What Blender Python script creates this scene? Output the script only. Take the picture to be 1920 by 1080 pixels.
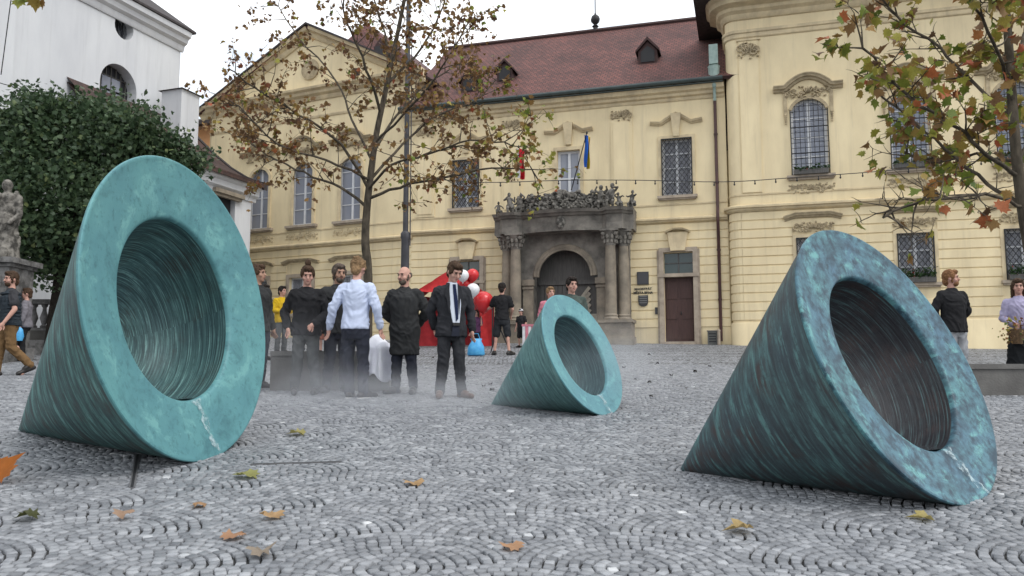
import bpy, bmesh, math, random
import numpy as np
from mathutils import Vector, Matrix, Euler
from mathutils.geometry import tessellate_polygon
R_ = math.radians
for o in list(bpy.data.objects): bpy.data.objects.remove(o)
S = bpy.context.scene
COL = S.collection
# ------------------------------------------------------------------ camera, sky, sun, exposure
PITCH = math.atan(160/1530.0); EYE = 1.29; FPX = 1530.0
SLOPE = math.tan(PITCH - math.atan(30/FPX))            # the square rises towards the town hall
cd = bpy.data.cameras.new('camera'); cam = bpy.data.objects.new('camera', cd); COL.objects.link(cam)
cam.location = (0, 0, EYE); cam.rotation_euler = (math.pi/2 + PITCH, 0, 0)
cd.sensor_width = 36; cd.lens = FPX/1920*36; cd.clip_end = 3000; cd.clip_start = .05
S.camera = cam
SUN_EL, SUN_AZ = R_(52), R_(128)                       # azimuth from +y towards +x
w = bpy.data.worlds.new("World"); S.world = w; w.use_nodes = True
nt = w.node_tree; nt.nodes.clear()
def N_(t, **k):
    n = nt.nodes.new(t)
    for a, b in k.items(): setattr(n, a, b)
    return n
out = N_('ShaderNodeOutputWorld'); bg = N_('ShaderNodeBackground'); bg.inputs['Strength'].default_value = .105
sky = N_('ShaderNodeTexSky', sky_type='NISHITA', sun_disc=False); sky.sun_elevation = SUN_EL; sky.sun_rotation = SUN_AZ
tc = N_('ShaderNodeTexCoord'); mp = N_('ShaderNodeMapping'); mp.inputs['Scale'].default_value = (1, 1, 2.6)
nz = N_('ShaderNodeTexNoise'); nz.inputs['Scale'].default_value = 2.3; nz.inputs['Detail'].default_value = 6; nz.inputs['Roughness'].default_value = .55
rp = N_('ShaderNodeValToRGB'); rp.color_ramp.elements[0].position = .30; rp.color_ramp.elements[1].position = .52
rp.color_ramp.elements[0].color = (.55, .55, .55, 1); rp.color_ramp.elements[1].color = (1, 1, 1, 1)
nz2 = N_('ShaderNodeTexNoise'); nz2.inputs['Scale'].default_value = 4.5; nz2.inputs['Detail'].default_value = 5
rp2 = N_('ShaderNodeValToRGB'); rp2.color_ramp.elements[0].color = (6.7, 7.3, 8.0, 1); rp2.color_ramp.elements[1].color = (10.2, 10.3, 10.5, 1)
rp2.color_ramp.elements[0].position = .35; rp2.color_ramp.elements[1].position = .6
mx = N_('ShaderNodeMix', data_type='RGBA')
L = nt.links.new
L(tc.outputs['Generated'], mp.inputs['Vector']); L(mp.outputs[0], nz.inputs['Vector']); L(mp.outputs[0], nz2.inputs['Vector'])
L(nz.outputs['Fac'], rp.inputs[0]); L(nz2.outputs['Fac'], rp2.inputs[0])
L(rp.outputs[0], mx.inputs['Factor']); L(sky.outputs[0], mx.inputs['A']); L(rp2.outputs[0], mx.inputs['B'])
L(mx.outputs['Result'], bg.inputs['Color']); L(bg.outputs[0], out.inputs['Surface'])
sd = bpy.data.lights.new('sun', 'SUN'); sun = bpy.data.objects.new('sun', sd); COL.objects.link(sun)
sd.energy = 1.0; sd.angle = R_(25); sd.color = (1, .97, .92)
sv = Vector((math.sin(SUN_AZ)*math.cos(SUN_EL), math.cos(SUN_AZ)*math.cos(SUN_EL), math.sin(SUN_EL)))
sun.rotation_euler = sv.to_track_quat('Z', 'Y').to_euler(); sun.location = (0, 0, 40)
S.view_settings.view_transform = 'Standard'; S.view_settings.look = 'None'
S.view_settings.exposure = .68; S.view_settings.gamma = 1; S.view_settings.use_curve_mapping = False
S.render.engine = 'CYCLES'
S.cycles.max_bounces = 6; S.cycles.diffuse_bounces = 3; S.cycles.transparent_max_bounces = 12; S.cycles.volume_bounces = 1
S.cycles.use_denoising = True
# ------------------------------------------------------------------ pixel -> place helpers (used to survey the place)
def ray(x, y):
    c, s = math.cos(PITCH), math.sin(PITCH); dy = -(y-540)
    return Vector(((x-960), FPX*c - dy*s, FPX*s + dy*c))
CAM = Vector((0, 0, EYE))
def gz(y): return SLOPE*min(max(y, -30), 36)
def ground(x, y):
    d = ray(x, y); return CAM + d*(EYE/(SLOPE*d.y - d.z))
def at(x, y, Y):
    d = ray(x, y); return CAM + d*(Y/d.y)
class Wing:
    def __init__(s, o, deg):
        s.o = Vector(o); s.yaw = R_(deg); s.d = Vector((math.cos(s.yaw), -math.sin(s.yaw), 0)); s.n = Vector((math.sin(s.yaw), math.cos(s.yaw), 0))
    def uz(s, x, y):
        d = ray(x, y); t = ((s.o-CAM)@s.n)/(d@s.n) if False else ((s.o-CAM).dot(s.n))/d.dot(s.n)
        P = CAM + d*t; return (P-s.o).dot(s.d), P.z
    def p(s, u, y, z): return s.o*1 + s.d*u + s.n*y + Vector((0, 0, z-s.o.z))
# ------------------------------------------------------------------ materials
MATS = {}
def lin(c): return tuple(((v/12.92) if v <= .04045 else ((v+.055)/1.055)**2.4) for v in c)
def mat(name, col, rough=.7, col2=None, scale=4.0, mixr=(.35, .65), bump=0.0, bscale=40.0, spec=.4, metal=0, detail=6, stretch=(1, 1, 1), alpha=1, attr=None, sheen=0):
    """noise-mixed colour with a fine relief; attr: a ramp over the per-piece attribute 'tone'"""
    if name in MATS: return MATS[name]
    m = bpy.data.materials.new(name); m.use_nodes = True; t = m.node_tree; b = t.nodes['Principled BSDF']; l = t.links.new
    b.inputs['Roughness'].default_value = rough; b.inputs['Specular IOR Level'].default_value = spec; b.inputs['Metallic'].default_value = metal
    b.inputs['Alpha'].default_value = alpha
    tcn = t.nodes.new('ShaderNodeTexCoord'); mpn = t.nodes.new('ShaderNodeMapping'); mpn.inputs['Scale'].default_value = stretch
    l(tcn.outputs['Object'], mpn.inputs['Vector'])
    if attr:
        an = t.nodes.new('ShaderNodeAttribute'); an.attribute_name = 'tone'; r = t.nodes.new('ShaderNodeValToRGB')
        r.color_ramp.interpolation = 'LINEAR'
        while len(r.color_ramp.elements) < len(attr): r.color_ramp.elements.new(.5)
        for i, (p, c) in enumerate(attr): r.color_ramp.elements[i].position = p; r.color_ramp.elements[i].color = (*c, 1)
        l(an.outputs['Fac'], r.inputs[0]); csock = r.outputs[0]
    else:
        rgb = t.nodes.new('ShaderNodeRGB'); rgb.outputs[0].default_value = (*col, 1); csock = rgb.outputs[0]
    if col2 is not None:
        n = t.nodes.new('ShaderNodeTexNoise'); n.inputs['Scale'].default_value = scale; n.inputs['Detail'].default_value = detail; n.inputs['Roughness'].default_value = .6
        l(mpn.outputs[0], n.inputs['Vector'])
        r2 = t.nodes.new('ShaderNodeMapRange'); r2.inputs['From Min'].default_value = mixr[0]; r2.inputs['From Max'].default_value = mixr[1]
        l(n.outputs['Fac'], r2.inputs['Value'])
        x = t.nodes.new('ShaderNodeMix'); x.data_type = 'RGBA'; l(r2.outputs[0], x.inputs['Factor']); l(csock, x.inputs['A'])
        if attr:
            x.blend_type = 'MULTIPLY'
        x.inputs['B'].default_value = (*col2, 1); csock = x.outputs['Result']
    l(csock, b.inputs['Base Color'])
    if bump:
        n2 = t.nodes.new('ShaderNodeTexNoise'); n2.inputs['Scale'].default_value = bscale; n2.inputs['Detail'].default_value = 5
        l(mpn.outputs[0], n2.inputs['Vector']); bn = t.nodes.new('ShaderNodeBump'); bn.inputs['Strength'].default_value = bump; bn.inputs['Distance'].default_value = .02
        l(n2.outputs['Fac'], bn.inputs['Height']); l(bn.outputs[0], b.inputs['Normal'])
    MATS[name] = m; return m
def cloth(name, col, rough=.9, bump=.5, f=.72, bscale=9): return mat(name, col, rough, tuple(c*f for c in col), 7, bump=bump, bscale=bscale, spec=.15)
PLASTER = mat('plaster', (.80, .675, .435), .9, (.68, .565, .36), 1.1, bump=.12, bscale=30, spec=.1, stretch=(1, 1, .45))
PLASTER_TRIM = mat('plaster_trim', (.70, .58, .37), .9, (.50, .41, .27), 2.2, bump=.15, bscale=25, spec=.1)
def rain_streaks(m, col=(.30, .25, .18), amt=.38):
    t = m.node_tree; b = t.nodes['Principled BSDF']; l = t.links.new; src = b.inputs['Base Color'].links[0].from_socket
    tcn = t.nodes.new('ShaderNodeTexCoord'); mp_ = t.nodes.new('ShaderNodeMapping'); mp_.inputs['Scale'].default_value = (2.6, 2.6, .16); l(tcn.outputs['Object'], mp_.inputs[0])
    n = t.nodes.new('ShaderNodeTexNoise'); n.inputs['Scale'].default_value = 1.3; n.inputs['Detail'].default_value = 7; n.inputs['Roughness'].default_value = .7; l(mp_.outputs[0], n.inputs['Vector'])
    r = t.nodes.new('ShaderNodeMapRange'); r.inputs['From Min'].default_value = .52; r.inputs['From Max'].default_value = .78; r.inputs['To Max'].default_value = amt; l(n.outputs['Fac'], r.inputs['Value'])
    x = t.nodes.new('ShaderNodeMix'); x.data_type = 'RGBA'; l(r.outputs[0], x.inputs['Factor']); l(src, x.inputs['A']); x.inputs['B'].default_value = (*col, 1); l(x.outputs['Result'], b.inputs['Base Color'])
rain_streaks(PLASTER); rain_streaks(PLASTER_TRIM, amt=.5)
STUCCO = mat('stucco_ornament', (.50, .41, .27), .95, (.32, .26, .17), 6, bump=.4, bscale=30, spec=.1)
WHITEWALL = mat('white_plaster', (.66, .67, .68), .9, (.56, .57, .59), .7, bump=.1, bscale=25, spec=.1, stretch=(1, 1, .3)); rain_streaks(WHITEWALL, (.36, .36, .36), .4)
ORANGE = mat('orange_plaster', (.62, .33, .16), .9, (.52, .30, .17), 1.5, spec=.1)
STONE = mat('dark_sandstone', (.25, .23, .20), .9, (.12, .112, .10), 2.6, bump=.6, bscale=14, spec=.15)
STONE2 = mat('brown_sandstone', (.31, .265, .205), .9, (.17, .148, .12), 2.0, bump=.5, bscale=14, spec=.15)
STATUE = mat('weathered_statue_stone', (.24, .225, .20), .95, (.065, .062, .056), 7, (.4, .6), bump=.9, bscale=18, spec=.1)
STATUE2 = mat('pale_statue_stone', (.20, .195, .19), .95, (.085, .083, .08), 5, (.4, .62), bump=.7, bscale=18, spec=.1)
DOORSTONE = mat('door_stone', (.44, .37, .29), .9, (.30, .25, .20), 4, bump=.3, spec=.1)
DOORWOOD = mat('brown_door_wood', (.085, .045, .038), .55, (.055, .03, .027), 5, stretch=(6, 6, .6), spec=.3)
DARKWOOD = mat('dark_door_wood', (.10, .095, .088), .6, (.065, .062, .058), 5, stretch=(6, 6, .6))
PALEWOOD = mat('pale_ray_wood', (.40, .36, .29), .7, (.28, .25, .20), 5)
WFRAME = mat('white_window_frame', (.70, .71, .73), .5, (.55, .56, .58), 3)
IRON = mat('black_iron', (.018, .018, .02), .6)
GUTTER = mat('green_grey_gutter', (.035, .05, .05), .5, (.06, .08, .078), 3)
COPPER = mat('pale_copper', (.36, .46, .42), .7, (.25, .33, .30), 5)
PIPE = mat('red_brown_pipe', (.075, .03, .028), .5, (.05, .022, .02), 4)
CURTAIN = mat('net_curtain', (.84, .85, .88), .9, (.58, .59, .64), 3, stretch=(5, 1, .8))
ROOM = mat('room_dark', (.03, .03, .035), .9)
SLATE = mat('dark_roof', (.06, .05, .05), .8, (.035, .03, .03), 8, bump=.4)
CONCRETE = mat('grey_concrete', (.17, .165, .155), .85, (.115, .11, .105), 2.5, bump=.35, bscale=35, spec=.2)
POST = mat('lamp_post_paint', (.075, .075, .085), .5, (.055, .054, .06), 5)
BARK = mat('maple_bark', (.12, .10, .075), .95, (.05, .043, .034), 14, bump=.9, bscale=26, stretch=(1, 1, .35), spec=.1)
BARKD = mat('dark_bark', (.04, .034, .028), .95, (.022, .019, .016), 10, bump=.8, bscale=22, spec=.1)
BRASS = mat('bronze_plaque', (.035, .035, .037), .45)
WHITE = mat('white_cloth', (.82, .83, .88), .9, (.72, .73, .80), 3, bump=.5, bscale=8, spec=.1)
def glass(name, col, alpha):
    m = mat(name, col, .04, spec=.6, alpha=alpha); return m
PANE = glass('window_glass', (.10, .11, .135), .26)
PANEL = glass('blue_grey_glass', (.32, .345, .41), .72)
def tile_material(nm='red_roof_tiles', k=(1, 1, 1)):
    m = bpy.data.materials.new(nm); m.use_nodes = True; t = m.node_tree; b = t.nodes['Principled BSDF']; l = t.links.new
    tcn = t.nodes.new('ShaderNodeTexCoord'); br = t.nodes.new('ShaderNodeTexBrick')
    br.offset = .5; br.inputs['Scale'].default_value = 1; br.inputs['Brick Width'].default_value = .17; br.inputs['Row Height'].default_value = .15; br.inputs['Mortar Size'].default_value = .014
    br.inputs['Color1'].default_value = (.165*k[0], .066*k[1], .055*k[2], 1); br.inputs['Color2'].default_value = (.095*k[0], .042*k[1], .038*k[2], 1); br.inputs['Mortar'].default_value = (.045, .022, .02, 1)
    l(tcn.outputs['UV'], br.inputs['Vector'])
    n = t.nodes.new('ShaderNodeTexNoise'); n.inputs['Scale'].default_value = .7; n.inputs['Detail'].default_value = 8; l(tcn.outputs['UV'], n.inputs['Vector'])
    x = t.nodes.new('ShaderNodeMix'); x.data_type = 'RGBA'; x.blend_type = 'MULTIPLY'; x.inputs['Factor'].default_value = .65
    r = t.nodes.new('ShaderNodeValToRGB'); r.color_ramp.elements[0].position = .3; r.color_ramp.elements[0].color = (.5, .46, .46, 1); r.color_ramp.elements[1].position = .65; r.color_ramp.elements[1].color = (1.25, 1.1, 1.05, 1)
    l(n.outputs['Fac'], r.inputs[0]); l(br.outputs['Color'], x.inputs['A']); l(r.outputs[0], x.inputs['B']); l(x.outputs['Result'], b.inputs['Base Color'])
    bn = t.nodes.new('ShaderNodeBump'); bn.inputs['Strength'].default_value = .7; bn.inputs['Distance'].default_value = .03; bn.invert = True
    l(br.outputs['Fac'], bn.inputs['Height']); l(bn.outputs[0], b.inputs['Normal']); b.inputs['Roughness'].default_value = .8
    return m
TILES = tile_material(); TILES_BROWN = tile_material('brown_roof_tiles', (.50, .72, .70))
# ------------------------------------------------------------------ mesh builder
class MB:
    def __init__(s): s.v = []; s.f = []; s.t = []; s.uv = None
    def add(s, v, f, tone=None):
        n = len(s.v); s.v += [tuple(a) for a in v]; s.f += [tuple(i+n for i in q) for q in f]
        s.t += [0.5 if tone is None else tone]*len(f); return s
    def box(s, x0, x1, y0, y1, z0, z1, tone=None):
        return s.add([(x0, y0, z0), (x1, y0, z0), (x1, y1, z0), (x0, y1, z0), (x0, y0, z1), (x1, y0, z1), (x1, y1, z1), (x0, y1, z1)],
                     [(0, 3, 2, 1), (4, 5, 6, 7), (0, 1, 5, 4), (1, 2, 6, 5), (2, 3, 7, 6), (3, 0, 4, 7)], tone)
    def prism(s, poly, y0, y1, tone=None):                 # polygon in (x,z), extruded along y
        n = len(poly); v = [(x, y0, z) for x, z in poly]+[(x, y1, z) for x, z in poly]
        return s.add(v, [tuple(range(n)), tuple(range(2*n-1, n-1, -1))]+[(i, (i+1) % n + 0, (i+1) % n+n, i+n)[::-1] for i in range(n)], tone)
    def tube(s, pts, rad, n=8, tone=None, cap=True):
        pts = [Vector(p) for p in pts]
        if not hasattr(rad, '__len__'): rad = [rad]*len(pts)
        v = []; f = []; up = None
        for i, p in enumerate(pts):
            d = (pts[min(i+1, len(pts)-1)]-pts[max(i-1, 0)]).normalized()
            if up is None: up = Vector((0, 0, 1)) if abs(d.z) < .9 else Vector((0, 1, 0))
            a = d.cross(up); a = a.normalized() if a.length > 1e-6 else Vector((1, 0, 0)); b = a.cross(d); up = b
            for k in range(n):
                q = 2*math.pi*k/n; v.append(p+(a*math.cos(q)+b*math.sin(q))*rad[i])
        for i in range(len(pts)-1):
            for k in range(n): f.append((i*n+k, i*n+(k+1) % n, (i+1)*n+(k+1) % n, (i+1)*n+k))
        if cap: f += [tuple(range(n))[::-1], tuple(range((len(pts)-1)*n, len(pts)*n))]
        return s.add(v, f, tone)
    def capsule(s, p0, p1, r0, r1, n=10, sq=None):
        p0 = Vector(p0); p1 = Vector(p1); d = (p1-p0); d = d.normalized() if d.length > 1e-6 else Vector((0, 0, 1))
        pts = []; rad = []
        for a in (88, 60, 30): pts.append(p0-d*r0*math.sin(R_(a))); rad.append(r0*math.cos(R_(a)))
        pts += [p0, p0.lerp(p1, .5), p1]; rad += [r0, (r0+r1)/2, r1]
        for a in (30, 60, 88): pts.append(p1+d*r1*math.sin(R_(a))); rad.append(r1*math.cos(R_(a)))
        return s.tube(pts, rad, n)
    def loft(s, rings, n=16, yo=0):                        # rings of (x,y,z,rx,ry)
        v = []; f = []
        for (cx, cy, z, rx, ry) in rings:
            for k in range(n):
                q = 2*math.pi*k/n; v.append((cx+rx*math.cos(q), cy+ry*math.sin(q), z))
        for i in range(len(rings)-1):
            for k in range(n): f.append((i*n+k, i*n+(k+1) % n, (i+1)*n+(k+1) % n, (i+1)*n+k))
        f += [tuple(range(n))[::-1], tuple(range((len(rings)-1)*n, len(rings)*n))]
        return s.add(v, f)
    def lathe(s, prof, n=14, c=(0, 0, 0)): return s.loft([(c[0], c[1], c[2]+z, r, r) for r, z in prof], n)
    def blob(s, c, r, n=8, m=5, rot=None, tone=None):
        v = []; f = []; M = rot if rot is not None else Matrix.Identity(3); c = Vector(c)
        for i in range(1, m):
            a = math.pi*i/m
            for k in range(n):
                q = 2*math.pi*k/n
                v.append(c+M@Vector((r[0]*math.sin(a)*math.cos(q), r[1]*math.sin(a)*math.sin(q), r[2]*math.cos(a))))
        v += [c+M@Vector((0, 0, r[2])), c-M@Vector((0, 0, r[2]))]; T = len(v)-2
        for i in range(m-2):
            for k in range(n): f.append((i*n+k, (i+1)*n+k, (i+1)*n+(k+1) % n, i*n+(k+1) % n))
        for k in range(n): f += [(T, k, (k+1) % n), (T+1, (m-2)*n+(k+1) % n, (m-2)*n+k)]
        return s.add(v, f, tone)
    def sweep(s, path, prof, closed=True):                 # path in (x,z); profile of (outwards, across) points
        n = len(prof); v = []; f = []; P = [Vector(p) for p in path]
        for i, p in enumerate(P):
            d = (P[min(i+1, len(P)-1)]-P[max(i-1, 0)]).normalized(); nn = Vector((-d.y, d.x))
            for o, h in prof: v.append((p.x+nn.x*h, -o, p.y+nn.y*h))
        for i in range(len(P)-1):
            for k in range(n): f.append((i*n+k, i*n+(k+1) % n, (i+1)*n+(k+1) % n, (i+1)*n+k))
        f += [tuple(range(n)), tuple(range((len(P)-1)*n, len(P)*n))[::-1]]
        return s.add(v, f)
    def wall(s, outer, holes, y=0.0, reveal=.22):           # flat wall in (x,z) with holes and their reveals
        loops = [[Vector((x, z, 0)) for x, z in lp] for lp in [outer]+holes]
        flat = [p for lp in loops for p in lp]; n0 = len(s.v)
        s.add([(p.x, y, p.y) for p in flat], [tuple(t) for t in tessellate_polygon(loops)])
        for h in holes:
            k = len(h); s.add([(x, y, z) for x, z in h]+[(x, y+reveal, z) for x, z in h], [(i, (i+1) % k, (i+1) % k+k, i+k) for i in range(k)])
        return s
    def mesh(s, name, m=None, smooth=None, fix=True):
        me = bpy.data.meshes.new(name); me.from_pydata([tuple(p) for p in s.v], [], s.f)
        if fix:
            b = bmesh.new(); b.from_mesh(me); bmesh.ops.recalc_face_normals(b, faces=b.faces); b.to_mesh(me); b.free()
        if any(t != .5 for t in s.t):
            a = me.attributes.new('tone', 'FLOAT', 'FACE'); a.data.foreach_set('value', s.t)
        if m: me.materials.append(m)
        if smooth is not None:
            me.polygons.foreach_set('use_smooth', [True]*len(me.polygons)); me.set_sharp_from_angle(angle=R_(smooth))
        return me
    def build(s, name, m=None, parent=None, loc=(0, 0, 0), rz=0, smooth=None, fix=True): return ob(name, s.mesh(name, m, smooth, fix), parent, loc, rz)
def ob(name, data, parent=None, loc=(0, 0, 0), rz=0, rot=None, sc=None):
    o = bpy.data.objects.new(name, data); COL.objects.link(o); o.location = loc; o.rotation_euler = rot if rot else (0, 0, rz)
    if sc: o.scale = sc
    if parent: o.parent = parent
    return o
def tag(o, label, cat, group=None, kind=None):
    o['label'] = label; o['category'] = cat
    if group: o['group'] = group
    if kind: o['kind'] = kind
    return o
def thing(name, label, cat, loc=(0, 0, 0), rz=0, group=None): return tag(ob(name, None, None, loc, rz), label, cat, group)
def fastmesh(name, V, F, m, tone=None, smooth=False):
    """V (n,3), F (m,k) numpy, all faces of the same size"""
    me = bpy.data.meshes.new(name); k = F.shape[1]
    me.vertices.add(len(V)); me.vertices.foreach_set('co', V.astype(np.float32).ravel())
    me.loops.add(F.size); me.loops.foreach_set('vertex_index', F.astype(np.int32).ravel())
    me.polygons.add(len(F)); me.polygons.foreach_set('loop_start', np.arange(0, F.size, k, dtype=np.int32))
    me.polygons.foreach_set('loop_total', np.full(len(F), k, dtype=np.int32))
    if smooth: me.polygons.foreach_set('use_smooth', np.ones(len(F), dtype=bool))
    me.update(calc_edges=True)
    if tone is not None:
        a = me.attributes.new('tone', 'FLOAT', 'FACE'); a.data.foreach_set('value', tone.astype(np.float32))
    me.materials.append(m); return me
# ------------------------------------------------------------------ the ground
def ground_material():
    m = bpy.data.materials.new('paving_bed'); m.use_nodes = True; t = m.node_tree; b = t.nodes['Principled BSDF']; l = t.links.new
    tcn = t.nodes.new('ShaderNodeTexCoord')
    vo = t.nodes.new('ShaderNodeTexVoronoi'); vo.feature = 'DISTANCE_TO_EDGE'; vo.inputs['Scale'].default_value = 10.5; vo.inputs['Randomness'].default_value = .65
    vc = t.nodes.new('ShaderNodeTexVoronoi'); vc.inputs['Scale'].default_value = 10.5; vc.inputs['Randomness'].default_value = .65
    l(tcn.outputs['Object'], vo.inputs['Vector']); l(tcn.outputs['Object'], vc.inputs['Vector'])
    r = t.nodes.new('ShaderNodeValToRGB'); r.color_ramp.elements[0].color = (.20, .208, .222, 1); r.color_ramp.elements[1].color = (.36, .372, .392, 1)
    sp = t.nodes.new('ShaderNodeSeparateColor'); l(vc.outputs['Color'], sp.inputs[0]); l(sp.outputs[0], r.inputs[0])
    g = t.nodes.new('ShaderNodeMapRange'); g.inputs['From Min'].default_value = .03; g.inputs['From Max'].default_value = .10; l(vo.outputs['Distance'], g.inputs['Value'])
    # the bed under the laid stones (nearer than 17 m) is plain dark grit
    sx = t.nodes.new('ShaderNodeSeparateXYZ'); l(tcn.outputs['Object'], sx.inputs[0])
    far = t.nodes.new('ShaderNodeMath'); far.operation = 'GREATER_THAN'; far.inputs[1].default_value = 16.9; l(sx.outputs['Y'], far.inputs[0])
    mu = t.nodes.new('ShaderNodeMath'); mu.operation = 'MULTIPLY'; l(far.outputs[0], mu.inputs[0]); l(g.outputs[0], mu.inputs[1])
    x = t.nodes.new('ShaderNodeMix'); x.data_type = 'RGBA'; x.inputs['A'].default_value = (.03, .029, .028, 1); l(r.outputs[0], x.inputs['B']); l(mu.outputs[0], x.inputs['Factor'])
    n = t.nodes.new('ShaderNodeTexNoise'); n.inputs['Scale'].default_value = .5; n.inputs['Detail'].default_value = 7; l(tcn.outputs['Object'], n.inputs['Vector'])
    r3 = t.nodes.new('ShaderNodeMapRange'); r3.inputs['From Min'].default_value = .3; r3.inputs['From Max'].default_value = .7; r3.inputs['To Min'].default_value = .82; r3.inputs['To Max'].default_value = 1.12
    l(n.outputs['Fac'], r3.inputs['Value']); y = t.nodes.new('ShaderNodeMix'); y.data_type = 'RGBA'; y.blend_type = 'MULTIPLY'; y.inputs['Factor'].default_value = 1
    l(x.outputs['Result'], y.inputs['A']); l(r3.outputs[0], y.inputs['B']); l(y.outputs['Result'], b.inputs['Base Color'])
    bn = t.nodes.new('ShaderNodeBump'); bn.inputs['Strength'].default_value = .8; bn.inputs['Distance'].default_value = .02; l(mu.outputs[0], bn.inputs['Height']); l(bn.outputs[0], b.inputs['Normal'])
    b.inputs['Roughness'].default_value = .7; b.inputs['Specular IOR Level'].default_value = .25
    return m
def stone_material():
    m = mat('cobble_granite', (.3, .3, .3), .5, (.62, .63, .65), 7, (.36, .66), bump=.3, bscale=80, spec=.35,
            attr=[(0, (.155, .162, .174)), (.5, (.255, .263, .277)), (.86, (.36, .37, .386)), (.93, (.52, .53, .54)), (1, (.62, .625, .63))])
    return m
GMAT = ground_material(); COB = stone_material()
gb = MB(); ys = [-400, -30, 0, 6, 12, 18, 24, 30, 36, 400]; xs = [-400, -20, 0, 20, 400]
gb.add([(x, y, gz(y)) for y in ys for x in xs], [(j*5+i, j*5+i+1, (j+1)*5+i+1, (j+1)*5+i) for j in range(len(ys)-1) for i in range(4)])
GR = gb.build('ground', GMAT); GR['kind'] = 'structure'; GR['label'] = 'grey granite cobbled square laid in overlapping fans'
def cobbles():
    rng = np.random.default_rng(5); s = .0625; Rm = .575; W = Rm*2
    pts = []; rowh = W/2*.95; cen = []
    for j in range(-2, 36):
        for i in range(-14, 15): cen.append((i*W+(j % 2)*W/2, 2.4+j*rowh, j))
    for cx, cy, j in cen:
        if cy > 18.2 or abs(cx) > .70*cy+1.6: continue
        for k in range(0, 10):
            r = (k+.45)*s; n = max(3, int(round(2*math.pi*r/s))); ph = rng.uniform(0, 6.28)
            a = ph+2*math.pi*np.arange(n)/n + rng.normal(0, .1, n)*s/r*.25
            x = cx+r*np.cos(a); y = cy+r*np.sin(a); keep = r < Rm+.03
            for q in range(n):
                if not keep: continue
                # a nearer fan covers this one
                ok = True
                for dx, dj in ((-W/2, -1), (W/2, -1), (0, -2)):
                    d = math.hypot(x[q]-cx-dx, y[q]-cy-dj*rowh)
                    if d < Rm+.015: ok = False; break
                if ok: pts.append((x[q], y[q], a[q]+math.pi/2, 2*math.pi*r/n, s))
    P = np.array(pts); P = P[(P[:, 1] > 2.9) & (P[:, 1] < 17.0) & (abs(P[:, 0]) < .68*P[:, 1]+.7)]
    n = len(P); hx = np.clip(P[:, 3], .045, .082)*.5-.0034; hy = P[:, 4]*.5-.0066
    hx = hx*rng.uniform(.88, 1.04, n); hy = hy*rng.uniform(.88, 1.04, n); top = .02+rng.normal(0, .0018, n); ang = P[:, 2]+rng.normal(0, .05, n)
    tone = np.clip(rng.normal(.5, .2, n), 0, .85); wl = rng.random(n) < .004; tone[wl] = rng.uniform(.9, 1, wl.sum())
    # worn setts: lower ring, shoulder ring, top ring
    def template(hx, hy, top, jit):
        c = np.array([(-1, -1), (1, -1), (1, 1), (-1, 1)], float)
        lo = np.concatenate([c*[hx, hy]+jit, np.full((4, 1), -.03)], 1)
        sh = np.concatenate([c*[hx, hy]+jit, np.full((4, 1), top-.004)], 1)
        tp = np.concatenate([c*[hx-.0042, hy-.0042]+jit*.8, np.full((4, 1), top)], 1)
        return np.concatenate([lo, sh, tp])
    F = np.array([(r*4+i, r*4+(i+1) % 4, (r+1)*4+(i+1) % 4, (r+1)*4+i) for r in range(2) for i in range(4)]+[(8, 9, 10, 11)])
    order = np.argsort(np.where((P[:, 1] > 3.7) & (abs(P[:, 0]) < .63*P[:, 1]), P[:, 1], P[:, 1]+50))
    near = order[:300]; rest = order[300:]
    V = np.zeros((len(rest), 12, 3))
    for m_, i in enumerate(rest):
        v = template(hx[i], hy[i], top[i], rng.normal(0, .0022, (4, 2))); c, s_ = math.cos(ang[i]), math.sin(ang[i])
        V[m_, :, 0] = P[i, 0]+c*v[:, 0]-s_*v[:, 1]; V[m_, :, 1] = P[i, 1]+s_*v[:, 0]+c*v[:, 1]; V[m_, :, 2] = v[:, 2]+SLOPE*V[m_, :, 1]
    FF = (F[None]+(np.arange(len(rest))*12)[:, None, None]).reshape(-1, 4)
    o = ob('cobblestones', fastmesh('cobblestones', V.reshape(-1, 3), FF, COB, np.repeat(tone[rest], 9)), GR); o['kind'] = 'stuff'
    var = []
    for k in range(24):
        v = template(.5, .5, 0, np.zeros((4, 2)))
        v = template(.031, .031, .02, rng.normal(0, .0022, (4, 2)))
        tk = float(np.clip(rng.normal(.5, .2), 0, .85)) if k else .95
        var.append(fastmesh('cobblestone', v, F, COB, np.full(9, tk)))
    tilt = math.atan(SLOPE)
    for i in near:
        e = Matrix.Rotation(tilt, 4, 'X')@Matrix.Rotation(ang[i], 4, 'Z')
        ob('cobblestone', var[0] if tone[i] > .9 else var[1+int(rng.integers(23))], GR, (P[i, 0], P[i, 1], SLOPE*P[i, 1]+top[i]-.02), rot=e.to_euler(), sc=(hx[i]/.031, hy[i]/.031, 1))
    print('cobbles', n)
cobbles()
# ------------------------------------------------------------------ town hall
P0 = ground(1363, 646); WC = Wing(P0, 16.3)
ju, _ = WC.uz(772, 440); J0 = WC.p(ju, 0, P0.z); WL = Wing(J0, 25)
WR = Wing(ground(1375, 647.5), 16)
HALL = thing('town_hall', 'cream yellow baroque town hall with red tiled roof and dark stone portal', 'town hall', P0)
ZB = 1.6                                                    # walls reach below the sloping ground
def wl(wing): return wing.o-P0-Vector((0, 0, wing.o.z-P0.z))
class Put:                                                  # places parts in a wing's frame: x along the wall, y inwards, z world height
    def __init__(s, wing, parent=HALL, base=P0): s.w = wing; s.p = parent; s.b = base
    def __call__(s, mb, name, m, smooth=None):
        return mb.build(name, m, s.p, s.loc(0, 0, 0), -s.w.yaw, smooth)
    def loc(s, u, y, z): return s.w.p(u, y, z)-s.b
PC, PL, PR = Put(WC), Put(WL), Put(WR)
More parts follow.
